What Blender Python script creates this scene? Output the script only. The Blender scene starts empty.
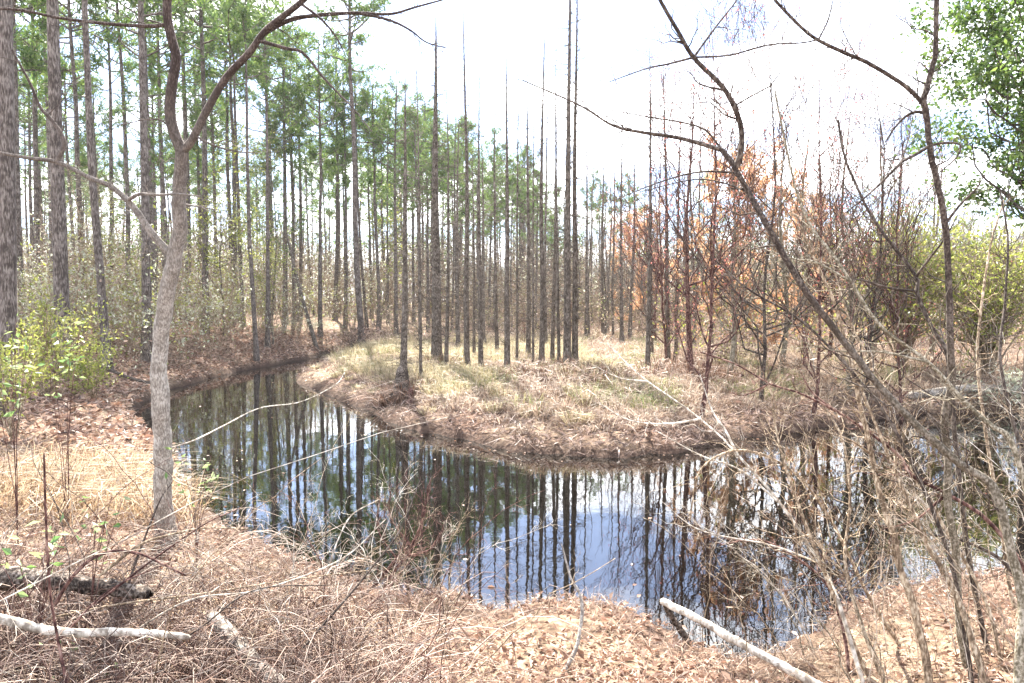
import bpy, math, random
import numpy as np
from mathutils import Vector

rng = np.random.default_rng(11)
random.seed(11)
S = bpy.context.scene
C = S.collection

# ------------------------------------------------------------------ camera, sky, sun, exposure
F, CX, CY, CAMH = 740.0, 512.0, 341.5, 3.0
PITCH = math.atan(41.5 / F)
cam = bpy.data.cameras.new('camera'); camo = bpy.data.objects.new('camera', cam); C.objects.link(camo)
camo.location = (0, 0, CAMH); camo.rotation_euler = (math.pi / 2 - PITCH, 0, 0)
cam.sensor_width = 36; cam.lens = F / 1024 * 36; cam.clip_start = 0.05; cam.clip_end = 2000
S.camera = camo

SUN_AZ, SUN_EL = math.radians(-15), math.radians(47)
SKY_STRENGTH, SUN_STRENGTH, EXPOSURE = 0.052, 5.0, 2.7
w = bpy.data.worlds.new('World'); S.world = w; w.use_nodes = True
nt = w.node_tree; nd = nt.nodes; lk = nt.links
sky = nd.new('ShaderNodeTexSky'); sky.sky_type = 'NISHITA'; sky.sun_disc = False
sky.sun_elevation = SUN_EL; sky.sun_rotation = SUN_AZ; sky.air_density = 1.0; sky.dust_density = 1.0
tc = nd.new('ShaderNodeTexCoord'); sx = nd.new('ShaderNodeSeparateXYZ'); lk.new(tc.outputs['Generated'], sx.inputs[0])
def M(op, a, b=None, c=None, nt=nt):
    n = nt.nodes.new('ShaderNodeMath'); n.operation = op
    for i, v in enumerate((a, b, c)):
        if v is None: continue
        if isinstance(v, (int, float)): n.inputs[i].default_value = v
        else: nt.links.new(v, n.inputs[i])
    return n.outputs[0]
zz = M('ADD', M('MAXIMUM', sx.outputs[2], 0.0), 0.12)
cb = nd.new('ShaderNodeCombineXYZ'); lk.new(M('DIVIDE', sx.outputs[0], zz), cb.inputs[0]); lk.new(M('DIVIDE', sx.outputs[1], zz), cb.inputs[1])
cb.inputs[2].default_value = 3.7
cn = nd.new('ShaderNodeTexNoise'); cn.inputs['Scale'].default_value = 1.15; cn.inputs['Detail'].default_value = 7; cn.inputs['Roughness'].default_value = .55
lk.new(cb.outputs[0], cn.inputs['Vector'])
cr = nd.new('ShaderNodeValToRGB'); cr.color_ramp.elements[0].position = .46; cr.color_ramp.elements[1].position = .57; cr.color_ramp.elements[0].color = (.1, .1, .1, 1)
lk.new(cn.outputs['Fac'], cr.inputs[0])
mx = nd.new('ShaderNodeMix'); mx.data_type = 'RGBA'; lk.new(cr.outputs[0], mx.inputs['Factor'])
mx.inputs[7].default_value = (18, 18.3, 18.8, 1)
bst = nd.new('ShaderNodeMix'); bst.data_type = 'RGBA'; bst.blend_type = 'MULTIPLY'; bst.inputs['Factor'].default_value = 1
bst.inputs[7].default_value = (0.76, .92, 1.22, 1); lk.new(sky.outputs[0], bst.inputs[6])
lk.new(bst.outputs[2], mx.inputs[6]); lk.new(mx.outputs[2], nd['Background'].inputs[0])
nd['Background'].inputs[1].default_value = SKY_STRENGTH

sl = bpy.data.lights.new('sun', 'SUN'); sl.energy = SUN_STRENGTH; sl.angle = math.radians(.5); sl.color = (1, .94, .84)
so = bpy.data.objects.new('sun', sl); C.objects.link(so)
sv = Vector((math.sin(SUN_AZ) * math.cos(SUN_EL), math.cos(SUN_AZ) * math.cos(SUN_EL), math.sin(SUN_EL)))
so.rotation_euler = (-sv).to_track_quat('-Z', 'Y').to_euler(); so.location = sv * 60
S.view_settings.view_transform = 'Standard'; S.view_settings.look = 'None'
S.view_settings.exposure = EXPOSURE; S.view_settings.gamma = 1; S.view_settings.use_curve_mapping = False
S.render.engine = 'CYCLES'
S.cycles.max_bounces = 6; S.cycles.diffuse_bounces = 3; S.cycles.glossy_bounces = 2; S.cycles.transmission_bounces = 4
S.cycles.transparent_max_bounces = 4; S.cycles.volume_bounces = 0
S.cycles.use_denoising = True

# ------------------------------------------------------------------ pixel rays, terrain
cp, sp = math.cos(PITCH), math.sin(PITCH)
def ray(px, py):
    a = (px - CX) / F; b = -(py - CY) / F
    return np.array((a, cp + b * sp, -sp + b * cp))
def P(px, py, d):
    r = ray(px, py); return np.array((0, 0, CAMH)) + r * (d / r[1])
def G(px, py, z=0.0):
    r = ray(px, py); return np.array((0, 0, CAMH)) + r * ((z - CAMH) / r[2])

near_shore = [(330, 352), (312, 358), (275, 365), (240, 371), (190, 384), (155, 394), (131, 410), (142, 430), (165, 452), (173, 490),
              (206, 512), (250, 537), (300, 566), (360, 588), (405, 597), (450, 594), (480, 602), (505, 613), (540, 603), (585, 602), (625, 610), (660, 624),
              (695, 648), (735, 657), (775, 655), (805, 636), (835, 612), (880, 592), (950, 580), (1024, 570), (1120, 560), (1350, 545)]
far_shore = [(1350, 425), (1150, 415), (1024, 412), (930, 413), (870, 420), (830, 427), (790, 432), (745, 438), (700, 446), (670, 453), (640, 456), (610, 458), (580, 457),
             (545, 454), (515, 451), (480, 443), (450, 437), (425, 433), (400, 426), (372, 414), (350, 405), (330, 396), (310, 388), (296, 380), (303, 373), (322, 366), (338, 360), (345, 354)]
WP = np.array([G(x, y)[:2] for x, y in near_shore + far_shore])
def refine(poly, it=2):
    for _ in range(it):
        q = np.roll(poly, -1, 0); n = np.empty((len(poly) * 2, 2)); n[0::2] = .75 * poly + .25 * q; n[1::2] = .25 * poly + .75 * q; poly = n
    return poly
WP = refine(WP, 3)
_r = np.random.default_rng(3); _n = len(WP); _k = np.convolve(np.r_[_r.normal(size=_n)] , np.ones(3) / 3, 'same')
_t = np.roll(WP, -1, 0) - np.roll(WP, 1, 0); _t /= np.linalg.norm(_t, axis=1, keepdims=True) + 1e-9
WP = WP + np.stack((_t[:, 1], -_t[:, 0]), 1) * (_k * .14)[:, None] * np.clip(WP[:, 1:2] / 14, .4, 1)
def smooth_noise(x, y, s, seed):
    r = np.random.default_rng(seed); v = 0
    for k in range(6):
        a = r.uniform(0, 2 * np.pi); f = s * r.uniform(.6, 1.8); v = v + np.sin((x * np.cos(a) + y * np.sin(a)) * f + r.uniform(0, 6.28))
    return v / 6
def sdist(x, y):
    x = np.asarray(x, float).ravel(); y = np.asarray(y, float).ravel(); out = np.empty(len(x))
    A = WP; B = np.roll(WP, -1, 0); d = B - A; L = (d ** 2).sum(1)
    for i in range(0, len(x), 20000):
        px = x[i:i + 20000, None]; py = y[i:i + 20000, None]
        t = np.clip(((px - A[:, 0]) * d[:, 0] + (py - A[:, 1]) * d[:, 1]) / L, 0, 1)
        m = np.sqrt(((px - A[:, 0] - t * d[:, 0]) ** 2 + (py - A[:, 1] - t * d[:, 1]) ** 2).min(1))
        c = (A[:, 1] > py) != (B[:, 1] > py)
        xi = A[:, 0] + (py - A[:, 1]) / np.where(d[:, 1] == 0, 1e-9, d[:, 1]) * d[:, 0]
        ins = (c & (px < xi)).sum(1) % 2 == 1
        out[i:i + 20000] = np.where(ins, -m, m)
    return out
def left_mask(x, y):           # 1 on the higher bank across the channel, 0 on the low flat
    xc = np.interp(y, [0, 9, 12, 20, 28, 36, 43, 60, 200], [30, 14, -3, -7.6, -9.0, -9.4, -9.0, -6, 0])
    wd = np.interp(y, [0, 40, 60, 200], [.6, .8, 3, 20])
    return 1 / (1 + np.exp(np.clip((x - xc) / wd, -30, 30)))
def sheet(x, y, d=None):
    x = np.asarray(x, float); y = np.asarray(y, float); sh = x.shape; x = x.ravel(); y = y.ravel()
    if d is None: d = sdist(x, y)
    m = left_mask(x, y)
    near = 1 / (1 + np.exp(np.clip((y - 14) / 1.5, -30, 30)))
    hp = .6 + m * (.95) + np.clip(y - 45, 0, 80) * .006
    s = .34 * (1 - m) + m * (.42 * (1 - near) + .205 * near)
    hp = hp * (1 - near) + near * (.6 + m * 1.1)
    dp = np.maximum(d, 0)
    z = hp * (1 - np.exp(-s * dp / hp)) + (.05 + .13 * (1 - near) * (.6 + .7 * smooth_noise(x, y, 1.7, 12))) * np.clip(dp / .1, 0, 1)
    k = np.clip(dp / 1.5, 0, 1)
    z += np.clip(dp / .5, 0, 1) * np.exp(-dp / 3) * (.06 * np.abs(smooth_noise(x, y, 5.5, 8)) + .05 * smooth_noise(x, y, 9, 9))
    z += k * (.07 * smooth_noise(x, y, 1.3, 5) + .05 * smooth_noise(x, y, 3.1, 6)) + np.clip(dp / 6, 0, 1) * .14 * smooth_noise(x, y, .35, 7)
    z = np.where(d < 0, np.maximum(.45 * d, -.8) - .01, z)
    return z.reshape(sh)
def H(x, y): return float(sheet(np.array([x]), np.array([y]))[0])
def ground_at(px, py):
    r = ray(px, py); t = np.geomspace(1.5, 200, 2500)
    p = np.array((0, 0, CAMH)) + r[None] * t[:, None]
    z = sheet(p[:, 0], p[:, 1]); i = np.argmax(p[:, 2] < z)
    return p[i]

# ------------------------------------------------------------------ mesh helpers
class MB:
    def __init__(s): s.v = []; s.q = []; s.t = []; s.n = 0; s.mi_q = []; s.mi_t = []
    def add(s, v, q=None, t=None, mi=0):
        v = np.asarray(v, float).reshape(-1, 3); s.v.append(v)
        if q is not None and len(q): s.q.append(np.asarray(q) + s.n); s.mi_q.append(np.full(len(q), mi))
        if t is not None and len(t): s.t.append(np.asarray(t) + s.n); s.mi_t.append(np.full(len(t), mi))
        s.n += len(v); return s
    def tubes(s, Pt, R, sides=4, mi=0):
        Pt = np.asarray(Pt, float); R = np.asarray(R, float)
        if Pt.ndim == 2: Pt = Pt[None]; R = R[None]
        K, N, _ = Pt.shape
        if K == 0: return s
        T = np.gradient(Pt, axis=1); T /= np.linalg.norm(T, axis=2, keepdims=True) + 1e-12
        D = Pt[:, -1] - Pt[:, 0]; D /= np.linalg.norm(D, axis=1, keepdims=True) + 1e-12
        ref = np.where(np.abs(D[:, 2:3]) > .7, np.array([[1., .13, 0]]), np.array([[.07, .1, 1.]]))[:, None, :]
        A = np.cross(T, ref); A /= np.linalg.norm(A, axis=2, keepdims=True) + 1e-12
        B = np.cross(T, A); th = np.arange(sides) * 2 * np.pi / sides
        V = Pt[:, :, None] + R[:, :, None, None] * (np.cos(th)[:, None] * A[:, :, None] + np.sin(th)[:, None] * B[:, :, None])
        k = np.arange(K)[:, None, None] * N * sides; n = np.arange(N - 1)[None, :, None] * sides; j = np.arange(sides)[None, None]; j2 = (j + 1) % sides
        Q = np.stack(np.broadcast_arrays(k + n + j, k + n + j2, k + n + sides + j2, k + n + sides + j), -1).reshape(-1, 4)
        return s.add(V.reshape(-1, 3), Q, mi=mi)
    def blades(s, base, dirv, size, ratio=.4, fold=.12, mi=0, droop=0.0):
        base = np.asarray(base, float); K = len(base)
        if K == 0: return s
        d = dirv / (np.linalg.norm(dirv, axis=1, keepdims=True) + 1e-12); size = np.broadcast_to(size, (K,))[:, None]
        r = rng.normal(size=(K, 3)); sd = np.cross(d, r); sd /= np.linalg.norm(sd, axis=1, keepdims=True) + 1e-12
        nn = np.cross(sd, d)
        mid = base + d * size * .45
        a = mid + sd * size * ratio * .5 + nn * size * fold; b = mid - sd * size * ratio * .5 + nn * size * fold
        tip = base + d * size; tip[:, 2] -= droop * size[:, 0]
        V = np.stack((base, a, tip, b), 1).reshape(-1, 3); i = np.arange(K)[:, None] * 4
        return s.add(V, np.concatenate((i, i + 1, i + 2, i + 3), 1), mi=mi)
    def grass(s, base, dirv, length, width, bend, mi=0):
        base = np.asarray(base, float); K = len(base); d = dirv / np.linalg.norm(dirv, axis=1, keepdims=True)
        length = np.broadcast_to(length, (K,))[:, None]; width = np.broadcast_to(width, (K,))[:, None]
        az = rng.uniform(0, 6.28, K); hd = np.stack((np.cos(az), np.sin(az), np.zeros(K)), 1)
        sd = np.cross(d, hd); sd /= np.linalg.norm(sd, axis=1, keepdims=True) + 1e-9
        bend = np.broadcast_to(bend, (K,))[:, None]
        m = base + d * length * .55 + hd * length * bend * .25; m[:, 2] -= 0
        t = base + d * length * .85 + hd * length * bend; t[:, 2] -= (length * bend * .45)[:, 0]
        V = np.stack((base - sd * width * .5, base + sd * width * .5, m + sd * width * .4, m - sd * width * .4, t), 1).reshape(-1, 3)
        i = np.arange(K)[:, None] * 5
        return s.add(V, np.concatenate((i, i + 1, i + 2, i + 3), 1), np.concatenate((i + 3, i + 2, i + 4), 1), mi=mi)
    def mesh(s, name, mats, smooth=True):
        me = bpy.data.meshes.new(name); V = np.concatenate(s.v)
        Q = np.concatenate(s.q) if s.q else np.zeros((0, 4), int); T = np.concatenate(s.t) if s.t else np.zeros((0, 3), int)
        me.vertices.add(len(V)); me.vertices.foreach_set('co', V.ravel().astype(np.float32))
        nl = len(Q) * 4 + len(T) * 3; me.loops.add(nl)
        me.loops.foreach_set('vertex_index', np.concatenate((Q.ravel(), T.ravel())).astype(np.int32))
        me.polygons.add(len(Q) + len(T))
        me.polygons.foreach_set('loop_start', np.concatenate((np.arange(len(Q)) * 4, len(Q) * 4 + np.arange(len(T)) * 3)).astype(np.int32))
        mats = mats if isinstance(mats, (list, tuple)) else [mats]
        for m in mats: me.materials.append(m)
        if len(mats) > 1:
            me.polygons.foreach_set('material_index', np.concatenate([np.concatenate(x) if x else np.zeros(0, int) for x in (s.mi_q, s.mi_t)]).astype(np.int32))
        me.polygons.foreach_set('use_smooth', np.full(len(Q) + len(T), smooth))
        me.update(calc_edges=True); return me
    def obj(s, name, mats, parent=None, smooth=True, loc=None):
        return link(name, s.mesh(name, mats, smooth), parent, loc)
def link(name, me, parent=None, loc=None):
    o = bpy.data.objects.new(name, me); C.objects.link(o)
    if parent is not None: o.parent = parent
    if loc is not None: o.location = loc
    return o
def tag(o, label=None, cat=None, group=None, kind=None):
    for k, v in (('label', label), ('category', cat), ('group', group), ('kind', kind)):
        if v: o[k] = v
    return o
def empty(name, loc, label, cat, group=None, rz=0.0, sc=1.0):
    o = bpy.data.objects.new(name, None); C.objects.link(o); o.location = loc; o.rotation_euler = (0, 0, rz); o.scale = (sc, sc, sc)
    o.empty_display_size = .2
    return tag(o, label, cat, group)
def copy_tree(o, parent=None):
    c = o.copy(); C.objects.link(c)
    if parent is not None: c.parent = parent
    for ch in [x for x in o.children]: copy_tree(ch, c)
    return c
def nrm(v): return v / (np.linalg.norm(v, axis=-1, keepdims=True) + 1e-12)
def curve(pts, n=24):
    pts = np.asarray(pts, float); m = len(pts)
    if m == 2: return pts[0] + (pts[1] - pts[0]) * np.linspace(0, 1, n)[:, None]
    e = np.vstack((2 * pts[0] - pts[1], pts, 2 * pts[-1] - pts[-2])); u = np.linspace(0, m - 1 - 1e-6, n); i = u.astype(int); t = (u - i)[:, None]
    a, b, c, d = e[i], e[i + 1], e[i + 2], e[i + 3]
    return .5 * (2 * b + (c - a) * t + (2 * a - 5 * b + 4 * c - d) * t ** 2 + (3 * b - a - 3 * c + d) * t ** 3)
def twigs(Pt, R, K, lmin, lmax, ang=(40, 80), rs=.45, t0=.15, t1=1., up=.15, n=5, wob=.06, rmin=.0012, rmax=1.):
    """K side shoots growing from random hosts; Pt [H,N,3], R [H,N]"""
    Pt = np.asarray(Pt, float); R = np.asarray(R, float)
    if Pt.ndim == 2: Pt = Pt[None]; R = R[None]
    Hn, N, _ = Pt.shape
    L = np.linalg.norm(np.diff(Pt, axis=1), axis=2).sum(1); h = rng.choice(Hn, K, p=L / L.sum())
    u = rng.uniform(t0, t1, K) * (N - 1) - 1e-6; i = np.clip(u.astype(int), 0, N - 2); f = (u - i)[:, None]
    b = Pt[h, i] * (1 - f) + Pt[h, i + 1] * f; r0 = np.clip((R[h, i] * (1 - f[:, 0]) + R[h, i + 1] * f[:, 0]) * rs, rmin, rmax)
    T = nrm(Pt[h, i + 1] - Pt[h, i]); q = rng.normal(size=(K, 3)); q -= (q * T).sum(1, keepdims=True) * T; q = nrm(q)
    a = np.radians(rng.uniform(ang[0], ang[1], K))[:, None]; d = T * np.cos(a) + q * np.sin(a)
    ln = rng.uniform(lmin, lmax, K) * (1 - .35 * u / (N - 1)); s = np.linspace(0, 1, n)
    out = b[:, None] + d[:, None] * ln[:, None, None] * s[None, :, None]
    out[:, :, 2] += up * ln[:, None] * s[None] ** 2
    w_ = np.cumsum(rng.normal(size=(K, n, 3)) * wob, axis=1); w_ -= w_[:, :1]; out += w_ * ln[:, None, None]
    return out, r0[:, None] * np.linspace(1, .3, n)[None]

# ------------------------------------------------------------------ materials
def newmat(name):
    m = bpy.data.materials.new(name); m.use_nodes = True; n = m.node_tree; b = n.nodes['Principled BSDF']; return m, n, b
def ramp(n, stops):
    r = n.nodes.new('ShaderNodeValToRGB'); e = r.color_ramp.elements
    while len(e) < len(stops): e.new(.5)
    for i, (p, c) in enumerate(stops): e[i].position = p; e[i].color = (*c, 1)
    return r
def leaf_mat(name, cols, trans=.45, rough=.55, spec=.3):
    m, n, b = newmat(name); g = n.nodes.new('ShaderNodeNewGeometry')
    k = len(cols); r = ramp(n, [(i / max(k - 1, 1), c) for i, c in enumerate(cols)]); n.links.new(g.outputs['Random Per Island'], r.inputs[0])
    n.links.new(r.outputs[0], b.inputs['Base Color']); b.inputs['Roughness'].default_value = rough; b.inputs['Specular IOR Level'].default_value = spec
    if trans:
        t = n.nodes.new('ShaderNodeBsdfTranslucent'); n.links.new(r.outputs[0], t.inputs[0]); x = n.nodes.new('ShaderNodeMixShader'); x.inputs[0].default_value = trans
        n.links.new(b.outputs[0], x.inputs[1]); n.links.new(t.outputs[0], x.inputs[2]); n.links.new(x.outputs[0], n.nodes['Material Output'].inputs[0])
    return m
def bark_mat(name, c1, c2, c3, scale=6, stretch=.22, bump=.5, dist=.02):
    m, n, b = newmat(name); t = n.nodes.new('ShaderNodeTexCoord'); mp = n.nodes.new('ShaderNodeMapping'); mp.inputs['Scale'].default_value = (1, 1, stretch)
    n.links.new(t.outputs['Object'], mp.inputs[0])
    a = n.nodes.new('ShaderNodeTexNoise'); a.inputs['Scale'].default_value = scale * 3; a.inputs['Detail'].default_value = 6; n.links.new(mp.outputs[0], a.inputs['Vector'])
    c = n.nodes.new('ShaderNodeTexNoise'); c.inputs['Scale'].default_value = scale * .35; c.inputs['Detail'].default_value = 4; n.links.new(t.outputs['Object'], c.inputs['Vector'])
    r = ramp(n, [(.43, c1), (.52, c2), (.61, c3)]); mxx = M('ADD', M('MULTIPLY', a.outputs['Fac'], .65, nt=n), M('MULTIPLY', c.outputs['Fac'], .35, nt=n), nt=n)
    n.links.new(mxx, r.inputs[0]); n.links.new(r.outputs[0], b.inputs['Base Color']); b.inputs['Roughness'].default_value = .9; b.inputs['Specular IOR Level'].default_value = .15
    bm = n.nodes.new('ShaderNodeBump'); bm.inputs['Strength'].default_value = bump; bm.inputs['Distance'].default_value = dist; n.links.new(a.outputs['Fac'], bm.inputs['Height']); n.links.new(bm.outputs[0], b.inputs['Normal'])
    return m
MAT = dict(
    pine=bark_mat('pine_bark', (.05, .04, .034), (.115, .095, .083), (.21, .182, .162), 14),
    cypress=bark_mat('cypress_bark', (.045, .036, .028), (.115, .094, .076), (.23, .195, .165), 15),
    grey=bark_mat('grey_bark', (.16, .138, .118), (.29, .26, .225), (.43, .4, .355), 30, .3, .6, .02),
    mottle=bark_mat('mottled_sapling_bark', (.085, .07, .046), (.2, .17, .122), (.37, .33, .26), 26, .7, .4, .006),
    logbark=bark_mat('fallen_log_bark', (.09, .073, .06), (.19, .165, .14), (.33, .3, .265), 11, 1, .6, .015),
    limb=bark_mat('limb_bark', (.03, .021, .018), (.06, .043, .037), (.11, .085, .073), 20, .3, .4, .008),
    dark=bark_mat('dark_stem_bark', (.03, .022, .018), (.07, .054, .044), (.14, .115, .095), 18, .6, .3, .006),
    tan=bark_mat('tan_stem_bark', (.10, .07, .045), (.27, .20, .135), (.5, .42, .31), 20, .4, .3, .006),
    red=bark_mat('red_stem_bark', (.035, .016, .014), (.11, .055, .045), (.24, .15, .12), 14, .4, .3, .006),
    pale=bark_mat('pale_dead_wood', (.2, .165, .13), (.46, .41, .34), (.68, .63, .55), 9, .5, .4, .008),
    rot=bark_mat('rotten_log_bark', (.025, .018, .015), (.09, .07, .055), (.24, .2, .17), 14, 1, .9, .03),
    needle=leaf_mat('pine_needles', [(.04, .08, .022), (.085, .145, .035), (.17, .23, .06), (.055, .11, .04)], .45),
    evergreen=leaf_mat('evergreen_leaves', [(.03, .065, .014), (.08, .145, .028), (.18, .25, .06), (.05, .1, .025)], .45, .35, .5),
    bush=leaf_mat('bush_leaves', [(.10, .14, .02), (.24, .27, .05), (.38, .38, .11), (.16, .19, .03)], .5, .4, .5),
    fresh=leaf_mat('fresh_leaves', [(.07, .13, .035), (.15, .24, .07), (.27, .34, .14), (.10, .19, .06), (.33, .36, .2)], .5, .4, .4),
    palebush=leaf_mat('pale_bush_leaves', [(.25, .27, .17), (.42, .43, .32), (.5, .5, .4)], .45),
    orange=leaf_mat('dead_orange_leaves', [(.42, .2, .09), (.52, .3, .16), (.58, .4, .25), (.38, .18, .09)], .55),
    redbud=leaf_mat('red_buds', [(.4, .1, .1), (.5, .2, .17), (.4, .14, .1)], .5),
    litter=leaf_mat('fallen_leaves', [(.08, .04, .027), (.22, .125, .085), (.38, .25, .18), (.54, .4, .31), (.3, .17, .115), (.13, .07, .048), (.46, .33, .25)], .25),
    straw=leaf_mat('dry_grass', [(.07, .042, .03), (.28, .195, .14), (.42, .32, .24), (.56, .47, .375), (.13, .08, .06), (.36, .265, .195)], .35),
    bleached=leaf_mat('bleached_grass', [(.24, .18, .09), (.44, .36, .22), (.54, .46, .31), (.18, .17, .07), (.09, .065, .035)], .4),
    sedge=leaf_mat('green_sedge', [(.10, .14, .04), (.2, .23, .08), (.38, .34, .17), (.06, .08, .03), (.3, .24, .13)], .35),
    brush=leaf_mat('dead_brush_stems', [(.03, .016, .012), (.09, .045, .032), (.2, .12, .085), (.42, .33, .26), (.06, .03, .022)], 0),
    shadebrush=leaf_mat('shaded_brush_stems', [(.02, .011, .009), (.06, .03, .022), (.12, .065, .048), (.035, .018, .014), (.26, .19, .15)], 0),  # darker copy of brush, with the shade of the tangle put into its colours
    gold=leaf_mat('golden_grass_blades', [(.06, .036, .022), (.29, .19, .11), (.42, .31, .19), (.52, .42, .29), (.16, .095, .055), (.34, .24, .15)], .4),
    stalk=leaf_mat('rusty_stalks', [(.05, .025, .018), (.13, .07, .045), (.24, .14, .095), (.36, .25, .18)], .2),
    duff=leaf_mat('bank_debris', [(.035, .02, .016), (.12, .075, .058), (.26, .175, .14), (.45, .34, .28), (.07, .042, .032)], .2),
)
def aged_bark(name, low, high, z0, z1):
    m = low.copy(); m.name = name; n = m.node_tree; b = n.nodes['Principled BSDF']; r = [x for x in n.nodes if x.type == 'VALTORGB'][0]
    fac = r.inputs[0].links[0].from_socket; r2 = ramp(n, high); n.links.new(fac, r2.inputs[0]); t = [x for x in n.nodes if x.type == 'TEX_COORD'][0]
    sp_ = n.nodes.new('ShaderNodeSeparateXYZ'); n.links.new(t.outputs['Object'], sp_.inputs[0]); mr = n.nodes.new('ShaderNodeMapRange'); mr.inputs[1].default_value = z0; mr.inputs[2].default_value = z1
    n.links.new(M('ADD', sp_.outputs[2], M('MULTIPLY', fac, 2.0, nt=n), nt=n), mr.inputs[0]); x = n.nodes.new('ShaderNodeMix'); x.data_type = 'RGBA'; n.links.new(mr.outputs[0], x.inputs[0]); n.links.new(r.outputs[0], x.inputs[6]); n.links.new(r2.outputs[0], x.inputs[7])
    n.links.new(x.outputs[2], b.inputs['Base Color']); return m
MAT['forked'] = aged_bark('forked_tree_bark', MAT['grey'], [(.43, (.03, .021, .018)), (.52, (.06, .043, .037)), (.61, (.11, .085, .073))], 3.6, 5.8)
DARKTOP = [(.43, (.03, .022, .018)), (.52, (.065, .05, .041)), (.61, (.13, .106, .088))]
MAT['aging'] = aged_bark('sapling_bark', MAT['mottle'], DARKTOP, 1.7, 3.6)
def ground_mat():
    m, n, b = newmat('forest_floor'); t = n.nodes.new('ShaderNodeTexCoord')
    def noise(s, d=6):
        a = n.nodes.new('ShaderNodeTexNoise'); a.inputs['Scale'].default_value = s; a.inputs['Detail'].default_value = d; n.links.new(t.outputs['Object'], a.inputs['Vector']); return a.outputs['Fac']
    f = noise(9, 8); g = noise(.5, 5); v = noise(2.2, 6)
    r = ramp(n, [(.36, (.025, .015, .011)), (.47, (.08, .046, .032)), (.58, (.2, .125, .088)), (.7, (.34, .24, .18))]); n.links.new(f, r.inputs[0])
    r2 = ramp(n, [(.38, (.05, .032, .02)), (.5, (.17, .12, .08)), (.64, (.36, .28, .2))]); n.links.new(M('ADD', M('MULTIPLY', f, .6, nt=n), M('MULTIPLY', v, .4, nt=n), nt=n), r2.inputs[0])
    k = ramp(n, [(.42, (0, 0, 0)), (.58, (1, 1, 1))]); n.links.new(g, k.inputs[0])
    x = n.nodes.new('ShaderNodeMix'); x.data_type = 'RGBA'; n.links.new(k.outputs[0], x.inputs[0]); n.links.new(r.outputs[0], x.inputs[6]); n.links.new(r2.outputs[0], x.inputs[7])
    s = n.nodes.new('ShaderNodeSeparateXYZ'); n.links.new(t.outputs['Object'], s.inputs[0])
    wet = n.nodes.new('ShaderNodeMapRange'); wet.inputs[1].default_value = .03; wet.inputs[2].default_value = .34; n.links.new(M('ADD', s.outputs[2], M('MULTIPLY', M('SUBTRACT', v, .5, nt=n), .25, nt=n), nt=n), wet.inputs[0])
    y = n.nodes.new('ShaderNodeMix'); y.data_type = 'RGBA'; n.links.new(wet.outputs[0], y.inputs[0]); y.inputs[6].default_value = (.05, .032, .024, 1); n.links.new(x.outputs[2], y.inputs[7])
    n.links.new(y.outputs[2], b.inputs['Base Color']); b.inputs['Roughness'].default_value = .95; b.inputs['Specular IOR Level'].default_value = .1
    bm = n.nodes.new('ShaderNodeBump'); bm.inputs['Strength'].default_value = .9; bm.inputs['Distance'].default_value = .08; n.links.new(f, bm.inputs['Height']); n.links.new(bm.outputs[0], b.inputs['Normal'])
    return m
def water_mat():
    m, n, b = newmat('still_dark_water'); t = n.nodes.new('ShaderNodeTexCoord')
    b.inputs['Base Color'].default_value = (.0022, .0018, .0013, 1); b.inputs['Roughness'].default_value = .015; b.inputs['IOR'].default_value = 1.78; b.inputs['Specular IOR Level'].default_value = .5
    a = n.nodes.new('ShaderNodeTexNoise'); a.inputs['Scale'].default_value = 1.6; a.inputs['Detail'].default_value = 3; n.links.new(t.outputs['Object'], a.inputs['Vector'])
    c = n.nodes.new('ShaderNodeTexNoise'); c.inputs['Scale'].default_value = 9; c.inputs['Detail'].default_value = 2; n.links.new(t.outputs['Object'], c.inputs['Vector'])
    bm = n.nodes.new('ShaderNodeBump'); bm.inputs['Strength'].default_value = .3; bm.inputs['Distance'].default_value = .0055; n.links.new(M('ADD', a.outputs['Fac'], M('MULTIPLY', c.outputs['Fac'], .12, nt=n), nt=n), bm.inputs['Height']); n.links.new(bm.outputs[0], b.inputs['Normal'])
    return m

# ------------------------------------------------------------------ setting: ground, water
def axis(segs):
    a = [segs[0][0]]
    for lo, hi, st in segs: a += list(np.linspace(lo, hi, max(2, int(round((hi - lo) / st)) + 1))[1:])
    return np.array(a)
xs = axis([(-420, -150, 30), (-150, -50, 6), (-50, -18, 1), (-18, -12, .3), (-12, 14, .13), (14, 24, .4), (24, 60, 1.5), (60, 150, 6), (150, 420, 30)])
ys = axis([(-60, -6, 4), (-6, 1, .5), (1, 17, .13), (17, 34, .25), (34, 60, .6), (60, 150, 4), (150, 600, 30)])
gx, gy = np.meshgrid(xs, ys); gd = sdist(gx, gy); gz = sheet(gx, gy, gd)
gz += np.where(gd.reshape(gx.shape) > .15, rng.normal(size=gx.shape) * .012, 0)
nx, ny = len(xs), len(ys); ii = (np.arange(ny - 1)[:, None] * nx + np.arange(nx - 1)[None]).ravel()
tag(MB().add(np.stack((gx, gy, gz), -1), np.stack((ii, ii + 1, ii + nx + 1, ii + nx), 1)).obj('ground', ground_mat()),
    'leaf strewn forest floor and muddy banks round the dark pool', 'ground', kind='structure')
wx0, wy0 = WP.min(0) - 1.5; wx1, wy1 = WP.max(0) + 1.5
tag(MB().add([(wx0, wy0, 0), (wx1, wy0, 0), (wx1, wy1, 0), (wx0, wy1, 0)], [(0, 1, 2, 3)]).obj('water', water_mat()),
    'still dark creek water mirroring trunks and cloudy sky', 'water', kind='structure')

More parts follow.
